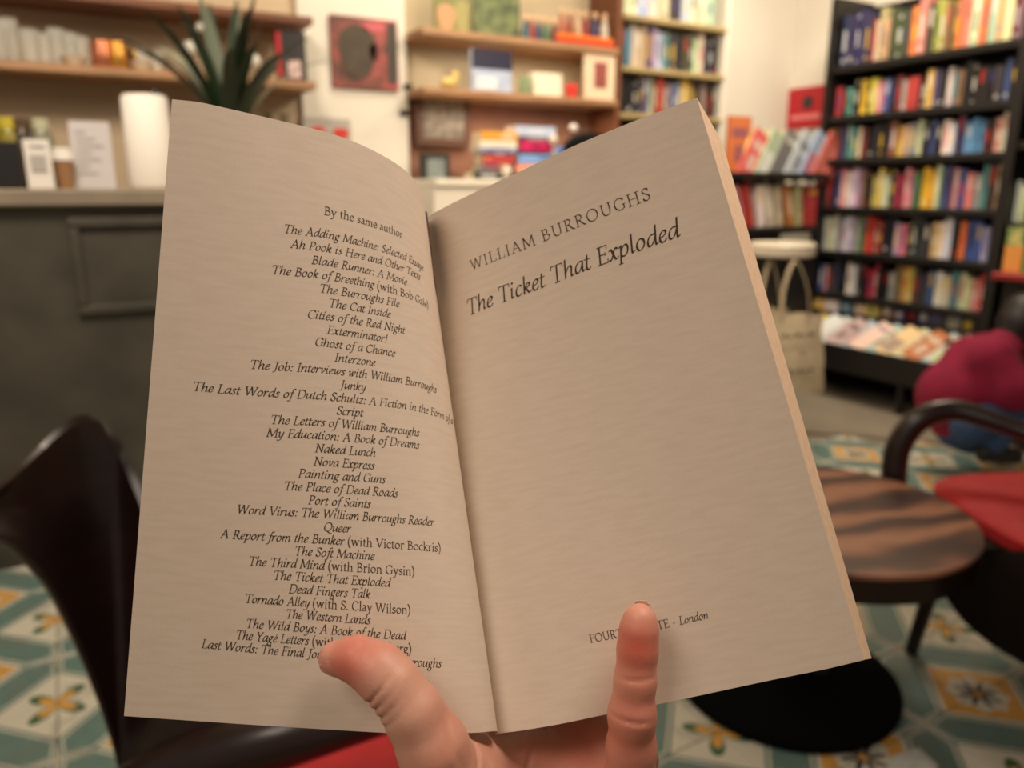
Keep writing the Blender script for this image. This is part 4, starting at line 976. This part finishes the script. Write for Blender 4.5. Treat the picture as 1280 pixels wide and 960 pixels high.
# ---------------------------------------------------------------- lettering: broad-nib strokes. S smooth, L straight, T thin serif or bar, D dot; units 1/100 em
RM = {
'A':'68|L 9 2 33 65|L 32 65 58 2|T 1 1 18 1|T 48 1 67 1|T 17 24 49 24','B':'57|L 14 64 14 2|T 4 64 26 64|T 4 1 26 1|S 14 63 28 64 40 58 40 44 30 36 16 35|S 18 35 36 34 49 24 48 10 36 2 14 2',
'C':'64|S 57 54 48 62 34 65 16 56 7 36 12 14 28 2 46 3 58 13|T 57 50 57 64','D':'71|L 14 64 14 2|T 4 64 26 64|T 4 1 26 1|S 14 64 38 64 56 56 64 36 58 14 42 3 14 1',
'E':'53|L 14 64 14 2|T 4 64 46 64|T 4 1 48 1|T 14 34 38 34|T 46 64 46 52|T 48 1 49 14|T 38 29 38 39','F':'51|L 14 64 14 2|T 4 64 46 64|T 4 1 26 1|T 14 34 38 34|T 46 64 46 52|T 38 29 38 39',
'G':'68|S 58 54 48 62 34 65 16 56 7 36 12 14 28 2 44 3 56 10|L 57 28 57 8|T 47 29 66 29|T 58 50 58 63','H':'74|L 14 64 14 2|L 59 64 59 2|T 4 64 25 64|T 4 1 25 1|T 49 64 70 64|T 49 1 70 1|T 14 34 59 34',
'I':'31|L 15 64 15 2|T 5 64 26 64|T 5 1 26 1','J':'33|L 18 64 18 8|S 18 10 15 -6 8 -12 0 -12|T 7 64 29 64','L':'52|L 14 64 14 2|T 4 64 26 64|T 4 1 46 1|T 46 1 49 14',
'M':'86|L 14 64 10 2|L 14 64 43 8|L 43 6 70 64|L 71 64 75 2|T 4 64 15 64|T 2 1 20 1|T 70 64 81 64|T 64 1 84 1','N':'74|L 15 62 15 2|L 14 64 60 3|L 60 64 60 2|T 4 64 16 64|T 5 1 26 1|T 50 64 70 64',
'O':'75|S 37 65 18 58 7 34 16 8 37 1 57 9 68 34 57 58 37 65','P':'54|L 14 64 14 2|T 4 64 26 64|T 4 1 27 1|S 14 63 30 64 45 56 44 40 32 31 16 31','Q':'75|S 37 65 18 58 7 34 16 8 37 1 57 9 68 34 57 58 37 65|S 38 2 56 -10 76 -14',
'R':'60|L 14 64 14 2|T 4 64 26 64|T 4 1 26 1|S 14 63 28 64 42 56 41 42 30 34 16 34|S 28 34 42 14 52 3 61 0','S':'47|S 39 54 32 63 20 64 9 55 13 42 28 33 39 22 36 8 23 1 12 4 6 14|T 39 50 39 63|T 6 16 6 3',
'T':'62|L 31 64 31 2|T 4 64 58 64|T 21 1 42 1|T 4 64 3 51|T 58 64 59 51','U':'71|S 14 64 14 26 20 6 36 1 52 7 57 26|L 57 24 57 64|T 4 64 25 64|T 48 64 67 64','V':'66|L 9 64 34 3|L 34 3 58 64|T 1 64 19 64|T 49 64 66 64',
'W':'96|L 9 64 29 3|L 29 3 48 62|L 48 64 67 3|L 67 3 87 64|T 1 64 19 64|T 78 64 95 64|T 40 64 52 64','Y':'60|L 8 64 30 32|L 30 32 52 64|L 30 32 30 2|T 1 64 18 64|T 43 64 60 64|T 20 1 41 1',
'a':'43|S 8 34 14 41 22 42 29 36 30 26|S 30 28 30 10 33 3 41 5|S 30 25 16 21 7 13 10 4 19 3 30 11','b':'51|L 11 70 11 6|S 11 33 19 41 30 41 42 32 44 20 36 6 24 2 11 6|T 4 68 11 70','c':'41|S 37 35 31 41 22 42 10 34 6 21 11 8 22 2 32 3 39 8',
'd':'51|L 40 70 40 5|T 40 2 49 3|S 40 36 32 42 22 42 9 33 6 20 12 6 22 2 33 4 40 11|T 34 68 40 70','e':'43|S 8 25 36 26 35 35 26 42 17 41 8 32 6 20 11 7 23 2 33 4 39 9','f':'29|S 33 66 26 70 18 67 14 56 14 40|L 14 46 14 2|T 3 42 28 42|T 5 1 24 1',
'g':'46|S 22 42 12 38 8 29 12 19 22 16 32 20 35 29 31 38 22 42|S 14 18 9 11 14 5 30 3 41 -3 40 -14 31 -21 16 -22 6 -16 6 -8 14 2|T 32 38 44 41','h':'54|L 12 70 12 2|S 12 31 21 40 31 42 39 36 41 26|L 41 28 41 2|T 5 1 19 1|T 34 1 49 1|T 5 68 12 70',
'i':'26|L 13 42 13 2|T 6 40 13 42|T 6 1 21 1|D 13 60','k':'49|L 12 70 12 2|L 36 42 14 20|L 19 24 40 3|T 5 1 19 1|T 33 1 48 1|T 29 42 44 42|T 5 68 12 70','l':'26|L 13 70 13 2|T 6 68 13 70|T 6 1 21 1',
'm':'81|L 12 42 12 2|S 12 31 21 40 30 42 37 36 39 26|L 39 28 39 2|S 39 31 49 40 58 42 65 36 67 26|L 67 28 67 2|T 5 40 12 42|T 5 1 19 1|T 32 1 46 1|T 60 1 75 1','n':'54|L 12 42 12 2|S 12 31 21 40 31 42 39 36 41 26|L 41 28 41 2|T 5 40 12 42|T 5 1 19 1|T 34 1 49 1',
'o':'50|S 25 42 12 37 6 22 12 7 25 2 38 8 44 22 38 37 25 42','r':'36|L 12 42 12 2|S 12 30 19 39 27 42 34 39|T 5 40 12 42|T 5 1 21 1','s':'37|S 30 36 24 41 16 42 9 36 11 28 22 22 30 16 29 7 20 2 11 3 6 9','t':'31|L 13 53 13 12|S 13 14 14 5 20 2 29 5|T 4 42 28 42',
'u':'53|S 11 42 11 16 14 5 22 2 32 5 40 12|L 40 42 40 5|T 40 2 48 3|T 4 41 11 42|T 33 41 40 42','w':'72|L 9 42 23 3|L 23 3 37 40|L 37 42 50 3|L 50 3 63 42|T 2 42 17 42|T 56 42 71 42|T 30 42 40 42','v':'48|L 9 42 25 3|L 25 3 41 42|T 2 42 17 42|T 34 42 48 42',
'y':'48|L 9 42 26 4|S 41 42 26 4 18 -16 10 -21 3 -19|T 2 42 17 42|T 34 42 48 42',
'(':'30|S 26 72 14 54 9 28 14 0 26 -18',')':'30|S 4 72 16 54 21 28 16 0 4 -18',':':'22|D 11 5|D 11 36','.':'22|D 11 4','!':'26|L 13 66 12 20|D 12 4','*':'40|D 20 24|D 18 24|D 22 24|D 20 26|D 20 22',' ':'26|','-':'32|T 6 22 26 22'}
IT = {
'a':'45|S 38 40 28 42 16 37 8 24 7 10 12 3 20 5 30 16 37 32|L 39 42 36 9|S 36 10 38 3 45 7','b':'43|L 11 69 8 9|S 8 11 12 3 22 3 32 12 36 26 33 38 26 41 16 34 9 22','c':'36|S 33 36 28 41 20 41 10 32 6 18 9 6 17 2 26 5 32 10',
'd':'47|S 38 40 28 42 16 37 8 24 7 10 12 3 20 5 30 16 37 32|L 42 70 37 9|S 37 10 39 3 46 7','e':'36|S 9 19 22 23 31 31 31 38 24 42 14 36 7 22 8 8 15 2 24 4 32 11','f':'27|S 38 66 32 70 24 65 19 48 15 12 11 -12 4 -21 -5 -20|T 6 41 29 41',
'g':'42|S 38 39 28 42 16 38 9 28 11 19 19 16 28 20 32 30 28 40|S 16 17 10 11 14 6 26 2 31 -6 27 -17 15 -22 4 -18 2 -10 8 -2 18 4|T 34 40 43 41','h':'47|L 12 69 8 2|S 8 12 16 30 26 41 34 41 37 33 34 10 37 3 44 7',
'i':'25|T 4 35 12 42|L 12 41 9 9|S 9 10 11 3 19 7|D 15 60','k':'43|L 12 69 8 2|S 9 16 18 30 28 41 35 38 30 27 15 22|S 15 22 24 12 30 3 41 7','l':'23|L 12 69 9 9|S 9 10 11 3 18 7',
'm':'70|T 3 35 10 42|L 11 41 7 2|S 8 12 15 30 24 41 31 41 33 34 30 2|S 31 12 38 30 47 41 55 41 59 33 56 10 59 3 66 7','n':'48|T 3 35 10 42|L 11 41 7 2|S 8 12 16 30 26 41 34 41 38 33 35 10 38 3 45 7',
'o':'43|S 23 42 12 35 6 20 10 6 19 2 31 9 37 24 33 37 23 42','p':'45|T 4 35 12 42|L 13 41 5 -21|T -2 -22 13 -22|S 9 14 17 32 27 41 36 38 39 26 34 10 25 3 15 3 8 8','r':'34|T 3 35 10 42|L 11 41 7 2|S 8 14 16 32 25 41 32 39',
's':'32|S 28 36 22 42 13 40 11 33 17 25 23 17 23 8 16 2 8 3 3 8','t':'27|L 15 54 9 11|S 9 12 12 3 18 3 25 7|T 3 41 27 41','u':'47|T 3 35 10 42|L 11 41 8 12|S 8 13 11 3 20 6 31 20 38 36|L 40 42 36 9|S 36 10 38 3 45 7',
'v':'39|S 3 36 10 42 13 34 15 3|S 15 3 28 18 35 34 30 42','w':'60|S 3 36 10 42 12 30 13 3|S 13 3 24 16 33 36|L 34 42 33 3|S 33 3 46 16 55 34 50 42','x':'41|S 2 5 8 2 15 12 25 34 31 42 38 38|S 5 38 11 41 16 33 24 10 30 2 38 7',
'y':'42|S 3 36 10 42 12 32 12 12 17 3 27 10 36 30|S 39 42 34 10 26 -12 14 -21 2 -19','z':'38|L 8 40 33 40|L 33 40 5 3|L 5 3 33 3'}
IT['\u00e9'] = IT['e'].replace('36|', '36|T 20 50 30 62|', 1)
NIB = 8
def nib(w_, t_, ang): 
    a = np.arange(NIB)*2*math.pi/NIB; x = w_/2*np.cos(a); y = t_/2*np.sin(a); return np.stack([x*math.cos(ang)-y*math.sin(ang), x*math.sin(ang)+y*math.cos(ang)], -1)
def glyph(spec, wt):
    adv, *st = spec.split('|'); vs = []; fs = []
    for s_ in st:
        if not s_.strip(): continue
        k, *c = s_.split(); P = np.array(list(map(float, c))).reshape(-1, 2)
        nb = nib(7.6*wt, 3.0*wt, math.radians(28)) if k in 'SL' else (nib(3.4*wt, 3.0*wt, 0) if k == 'T' else nib(9.5*wt, 9.5*wt, 0))
        if k == 'S': P = spline(P, 3*(len(P)-1)+1)
        for i, p in enumerate(P):
            n = len(vs); vs += (p+nb).tolist(); fs.append(tuple(range(n, n+NIB)))
            if i:
                d = P[i]-P[i-1]; pr_ = nb@np.array([-d[1], d[0]]); a, b = int(np.argmax(pr_)), int(np.argmin(pr_)); n0 = n-NIB; fs.append((n0+b, n+b, n+a, n0+a))
    return float(adv), vs, fs
CACHE = {}
def text_layout(runs, wt, track=0):
    """runs: (string, italic?) -> natural width, vertices, faces in 1/100 em"""
    x = 0; V_ = []; F_ = []
    for s_, it in runs:
        for ch in s_:
            key = (ch, it, wt)
            if key not in CACHE: CACHE[key] = glyph((IT.get(ch) if it and ch in IT else RM.get(ch, RM['-'])), wt)
            adv, vs, fs = CACHE[key]; n = len(V_); cap = it and ch.isupper(); k = .93 if cap else 1
            V_ += [(x + vx*k + (vy*(.19 if ch.isupper() or ch in ':!' else .15) if it else 0), vy) for vx, vy in vs]; F_ += [tuple(n+i for i in f) for f in fs]
            x += adv*k + track
    return x - track, V_, F_
def set_text(mb, page, W_, runs, left, right, em, wt=1.0, track=0):
    ua, va = page.inv(*left); ub, vb = page.inv(*right)
    if page is PL and ub > ua: pass
    w_, V_, F_ = text_layout(runs, wt, track); V_ = np.array(V_)
    f = V_[:, 0]/w_; u = ua+(ub-ua)*f; v = va+(vb-va)*f + V_[:, 1]/100*em/HP
    P = page.at(u, v) + page.normal(np.clip(u, .003, .997), v)*.00009
    mb.add(camroom(P).tolist(), F_)
    return abs(ub-ua)*W_, w_
I_, R_ = True, False
lines = [
 ([('By the same author', R_)], (404.7, 269), (503, 297.5)),
 ([('The Adding Machine: Selected Essays', I_)], (353.4, 291.2), (529, 341.5)),
 ([('Ah Pook is Here and Other Texts', I_)], (362.4, 309.6), (525, 351.5)),
 ([('Blade Runner: A Movie', I_)], (388.5, 331.4), (508.5, 359.1)),
 ([('The Book of Breething ', I_), ('(with Bob Gale)', R_)], (338.5, 340.4), (535.5, 384.4)),
 ([('The Burroughs File', I_)], (398.3, 366), (498.7, 384.8)),
 ([('The Cat Inside', I_)], (409.8, 383.5), (488, 397.6)),
 ([('Cities of the Red Night', I_)], (383.3, 398), (505.6, 416.8)),
 ([('Exterminator!', I_)], (408.1, 415.6), (483.8, 427.5)),
 ([('Ghost of a Chance', I_)], (392.7, 431.8), (493.6, 445.4)),
 ([('Interzone', I_)], (417.5, 450.6), (468.8, 457.3)),
 ([('The Job: Interviews with William Burroughs', I_)], (311.5, 457.4), (545.3, 487.2)),
 ([('Junky', I_)], (424.8, 485.6), (456.4, 489.8)),
 ([('The Last Words of Dutch Schultz: A Fiction in the Form of a F', I_)], (240.2, 483.6), (566.5, 519)),
 ([('Script', I_)], (420, 518.4), (453.4, 521.8)),
 ([('The Letters of William Burroughs', I_)], (337.2, 527.2), (523.8, 544)),
 ([('My Education: A Book of Dreams', I_)], (332.5, 544.4), (523.8, 559.8)),
 ([('Naked Lunch', I_)], (392.8, 565.9), (469, 571.3)),
 ([('Nova Express', I_)], (391, 582.8), (467.5, 588.4)),
 ([('Painting and Guns', I_)], (371.9, 598.2), (481.3, 605.4)),
 ([('The Place of Dead Roads', I_)], (353.8, 613.4), (496.9, 622.2)),
 ([('Port of Saints', I_)], (384.4, 632), (462.8, 637)),
 ([('Word Virus: The William Burroughs Reader', I_)], (295, 640), (542.2, 656.3)),
 ([('Queer', I_)], (403.4, 666.9), (437.8, 669.4)),
 ([('A Report from the Bunker ', I_), ('(with Victor Bockris)', R_)], (275, 670.4), (551.3, 688.8)),
 ([('The Soft Machine', I_)], (367.2, 694.6), (467.5, 702)),
 ([('The Third Mind ', I_), ('(with Brion Gysin)', R_)], (309.7, 706), (518.4, 721.8)),
 ([('The Ticket That Exploded', I_)], (340.6, 724.7), (487.5, 735.8)),
 ([('Dead Fingers Talk', I_)], (360.3, 741.3), (462.5, 749)),
 ([('Tornado Alley ', I_), ('(with S. Clay Wilson)', R_)], (305.3, 752.8), (513.4, 769.4)),
 ([('The Western Lands', I_)], (356.3, 771.6), (462.5, 779.2)),
 ([('The Wild Boys: A Book of the Dead', I_)], (306.6, 783), (506.9, 798.6)),
 ([('The Yag\u00e9 Letters ', I_), ('(with Allen Ginsberg)', R_)], (294, 797.6), (514.7, 815.5)),
 ([('Last Words: The Final Journals of William Burroughs', I_)], (251.3, 810.6), (551.6, 832.5))]
# every line is level on its page: smooth the measured heights, tilts and weights over the list
uv = [(PL.inv(*a), PL.inv(*b)) for _, a, b in lines]
kk = np.arange(len(lines)); vm = np.array([(a[1]+b[1])/2 for a, b in uv]); wid = np.array([a[0]-b[0] for a, b in uv]); dv = np.array([b[1]-a[1] for a, b in uv])
ok = (kk > 0) & (kk != 13); pv = np.polyfit(kk[ok], vm[ok], 2); sl_ = np.polyfit(vm[ok], dv[ok]/wid[ok], 2, w=wid[ok]); pc = np.polyfit(vm[ok], np.array([(a[0]+b[0])/2 for a, b in uv])[ok], 1)
print('list rms', np.std(vm[ok]-np.polyval(pv, kk[ok]))*HP)
mb = MB(); ems = []
for k, (runs, a, b) in enumerate(lines):
    v_ = np.polyval(pv, k) if k else vm[0]; t_ = np.polyval(sl_, v_)*wid[k]/2
    w_, V_, F_ = text_layout(runs, 1.08); V_ = np.array(V_); f = V_[:, 0]/w_
    ua, ub = uv[k][0][0], uv[k][1][0]
    u = ua+(ub-ua)*f; v = (v_-t_)+2*t_*f + V_[:, 1]/100*.00445/HP
    P = PL.at(u, v) + PL.normal(np.clip(u, .003, .997), v)*.00009
    mb.add(camroom(P).tolist(), F_); ems.append(abs(ub-ua)*WL/w_*100)
print('em by width', np.median(ems), min(ems), max(ems))
ink = mat('printing_ink', (62, 42, 24), .7)
mb.build('list_lettering', ink, book)['kind'] = 'stuff'
mb = MB()
print('title em', [round(w_/n_*100, 5) for w_, n_ in [
 set_text(mb, PR, WR, [('WILLIAM BURROUGHS', R_)], (589.2, 338.6), (814.5, 248.6), .0067, .95, 9),
 set_text(mb, PR, WR, [('The Ticket That Exploded', I_)], (584.4, 395.2), (850.5, 296), .0098, 1.05),
 set_text(mb, PR, WR, [('FOURTH ESTATE ', R_), ('*', R_), (' London', I_)], (738, 803.5), (886, 773), .0043, 1.05)]])
mb.build('title_lettering', ink, book)['kind'] = 'stuff'

# ---------------------------------------------------------------- the hand
hand = thing('hand', 'left hand holding the book open with thumb and little finger', 'hand', tuple(camroom(np.array(cpx(640, 1150, .26)))))
H = cpx
thumb = [(H(606, 1095, .262), .021), (H(573, 1010, .246), .0150), (H(541, 934, .2365), .0104), (H(517, 891, .2350), .0088), (H(492, 857, .2355), .0080), (H(473, 838, .2370), .0078), (H(447, 824, .2390), .0066), (H(419, 822.5, .2405), .0052)]
pinky = [(H(776, 1050, .268), .0110), (H(788, 975, .262), .0084), (H(789, 935, .2575), .0078), (H(790, 893, .2530), .0073), (H(794, 850, .2520), .0063), (H(797, 812, .2520), .0061), (H(799, 785, .2520), .0056), (H(800, 773, .2520), .0047)]
def hand_sdf(P):
    d = np.full(P.shape[:-1], 1., np.float32)
    for ch in (thumb, pinky):
        for (a, ra), (b, rb_) in zip(ch, ch[1:]): d = smin(d, cone(P, a, b, ra, rb_), .0035)
    def chain(c, k=.004):
        nonlocal d
        e_ = None
        for (a, ra), (b, rb_) in zip(c, c[1:]): q = cone(P, a, b, ra, rb_); e_ = q if e_ is None else smin(e_, q, .003)
        d = smin(d, e_, k)
    # palm: four metacarpals fanned from the wrist
    W_ = H(655, 1230, .262)
    chain([(W_, .022), (H(600, 1060, .278), .016), (H(602, 955, .2935), .0125)], .012)
    chain([(W_, .022), (H(650, 1055, .276), .016), (H(655, 950, .2915), .0125)], .012)
    chain([(W_, .022), (H(705, 1060, .274), .015), (H(712, 965, .2885), .0115)], .012)
    chain([(W_, .022), (H(742, 1090, .272), .015), (H(762, 1010, .278), .0115)], .012)
    chain([(H(604, 1090, .262), .02), (W_, .022)], .014)
    # fold of skin between thumb and first finger, and across the roots of the fingers
    chain([(H(568, 985, .250), .0125), (H(597, 950, .268), .0085), (H(640, 946, .283), .0095)], .012)
    chain([(H(725, 940, .291), .011), (H(760, 925, .285), .009), (H(792, 950, .278), .009)], .008)
    chain([(H(650, 965, .280), .011), (H(718, 972, .280), .011), (H(770, 1010, .272), .010)], .008)
    # three fingers lying behind the book along its spine
    chain([(H(602, 955, .2935), .0105), (H(575, 830, .305), .0085), (H(590, 730, .308), .0078), (H(620, 690, .308), .0068)], .004)
    chain([(H(655, 950, .2915), .0105), (H(650, 800, .304), .0088), (H(665, 690, .306), .0080), (H(690, 640, .306), .0068)], .004)
    chain([(H(712, 965, .2885), .0100), (H(730, 840, .300), .0083), (H(760, 750, .300), .0075), (H(790, 710, .298), .0065)], .004)
    # forearm
    chain([(W_, .0235), (H(690, 1500, .262), .029)], .012)
    # creases
    def groove(c, n_, wid, amp, rad):
        nonlocal d
        c = np.array(c, np.float32); n_ = np.array(n_, np.float32); n_ /= np.linalg.norm(n_); v = P-c; h_ = v@n_; r2 = (v**2).sum(-1)
        d = d + amp*np.exp(-(h_/wid)**2)*np.exp(-r2/rad**2)
    ax = np.array([.75, .66, 0])
    for k, (x, y) in enumerate(((470, 866), (477, 876), (484, 887), (490, 898))):
        groove(H(x, y, .232), (.80-.03*k, .60+.03*k, .0), .0006, .0011 - .00015*k, .0062)
    groove(H(455, 800, .236), (.9, .3, 0), .0009, .0004, .009)
    groove(H(797, 851, .2455), (0.03, 1, 0), .0007, .0005, .006)
    groove(H(788, 901, .2465), (-.12, 1, 0), .0007, .0006, .007)
    groove(H(588, 940, .245), (.83, .45, .3), .001, .0012, .012)
    groove(H(560, 925, .226), (.9, -.35, 0), .0009, .0005, .012)
    groove(H(660, 952, .272), (.8, .3, 0), .0012, .0008, .012)
    return d
def skin_material():
    m = bpy.data.materials.new('skin'); m.use_nodes = True; nt = m.node_tree; b = nt.nodes['Principled BSDF']; N = nt.nodes.new; L = nt.links.new
    tc = N('ShaderNodeTexCoord'); n = N('ShaderNodeTexNoise'); n.inputs['Scale'].default_value = 55; n.inputs['Detail'].default_value = 3; L(tc.outputs['Object'], n.inputs['Vector'])
    r = N('ShaderNodeValToRGB'); r.color_ramp.elements[0].position = .35; r.color_ramp.elements[1].position = .7; r.color_ramp.elements[0].color = lin((214, 162, 138)); r.color_ramp.elements[1].color = lin((214, 148, 124)); L(n.outputs['Fac'], r.inputs['Fac'])
    at = N('ShaderNodeAttribute'); at.attribute_name = 'flush'; mx = N('ShaderNodeMix'); mx.data_type = 'RGBA'; L(at.outputs['Fac'], mx.inputs['Factor']); L(r.outputs['Color'], mx.inputs['A']); mx.inputs['B'].default_value = lin((206, 92, 72)); L(mx.outputs['Result'], b.inputs['Base Color'])
    b.inputs['Roughness'].default_value = .5; b.inputs['Subsurface Weight'].default_value = .25; b.inputs['Subsurface Radius'].default_value = (1, .3, .15); b.inputs['Subsurface Scale'].default_value = .003
    n2 = N('ShaderNodeTexVoronoi'); n2.inputs['Scale'].default_value = 1100; L(tc.outputs['Object'], n2.inputs['Vector']); n3 = N('ShaderNodeTexNoise'); n3.inputs['Scale'].default_value = 260; n3.inputs['Detail'].default_value = 4; L(tc.outputs['Object'], n3.inputs['Vector'])
    ad = N('ShaderNodeMath'); ad.operation = 'MULTIPLY_ADD'; L(n2.outputs['Distance'], ad.inputs[0]); ad.inputs[1].default_value = .25; L(n3.outputs['Fac'], ad.inputs[2])
    bp = N('ShaderNodeBump'); bp.inputs['Strength'].default_value = .25; bp.inputs['Distance'].default_value = .0005; L(ad.outputs[0], bp.inputs['Height']); L(bp.outputs[0], b.inputs['Normal'])
    return m
ho = sdf_object('skin', hand_sdf, (-.075, .062, .215), (.06, .285, .325), .0009, skin_material(), hand, relax=2)
# blood-flushed finger pads
co = np.zeros(len(ho.data.vertices)*3); ho.data.vertices.foreach_get('co', co); co = co.reshape(-1, 3) + np.array(hand['_o'])
fl = np.zeros(len(co))
for c, r_, a_ in ((H(797, 810, .2465), .009, .9), (H(430, 832, .234), .008, .6), (H(455, 812, .232), .009, .2), (H(790, 930, .249), .014, .45), (H(710, 935, .275), .018, .4), (H(797, 872, .246), .008, .2)):
    cc = camroom(np.array(c)); fl += a_*np.exp(-((co-cc)**2).sum(1)/r_**2)
at = ho.data.attributes.new('flush', 'FLOAT', 'POINT'); at.data.foreach_set('value', np.clip(fl, 0, 1))
# nails: curved plates seated on the finger tips
def nail(centre, axis, out, L_, W_, rad, m):
    c = np.array(centre); a = np.array(axis, float); a /= np.linalg.norm(a); o_ = np.array(out, float); o_ -= a*(o_@a); o_ /= np.linalg.norm(o_); s_ = np.cross(a, o_); nu, nv = 14, 12; vs = []
    for lay in (0, -.0005):
        for i in range(nu):
            f = i/(nu-1); x = (f-.5)*L_
            wv = W_*(1-.35*max(0, (f-.55)/.45)**2)*(1-.25*max(0, (.3-f)/.3)**2)
            for j in range(nv):
                g_ = j/(nv-1)-.5; th = g_*wv/rad; vs.append(c + a*(x - (.0008 if abs(g_) > .4 else 0)*f) + s_*(rad*math.sin(th)) + o_*(rad*math.cos(th)-rad+lay - .0017*(max(0, f-.4)/.6)**2))
    n = nu*nv; fs = [(b_*n+i*nv+j, b_*n+i*nv+j+1, b_*n+(i+1)*nv+j+1, b_*n+(i+1)*nv+j) for b_ in (0, 1) for i in range(nu-1) for j in range(nv-1)]
    ring = [i*nv for i in range(nu)] + [(nu-1)*nv+j for j in range(1, nv)] + [i*nv+nv-1 for i in range(nu-2, -1, -1)] + [j for j in range(nv-2, 0, -1)]
    fs += [(p_, q_, n+q_, n+p_) for p_, q_ in zip(ring, ring[1:]+ring[:1])]
    MB().add(camroom(np.array(vs)).tolist(), fs).build('nail', m, hand, smooth=True)
nm = mat('nail_pink', (214, 140, 122), .3, coat=.3)
ta, tb = np.array(H(419, 822.5, .2405)), np.array(H(447, 824, .2390)); ov = np.array((-.12, .62, -.78)); ov /= np.linalg.norm(ov)
nail(ta*.72 + tb*.28 + ov*.0060, ta-tb, ov, .0112, .0096, .0054, nm)
nail(np.array(H(800, 769, .2565)), (0, -1, .05), (0, 0, 1), .0105, .0085, .0052, mat('nail_tip', (226, 196, 176), .35))
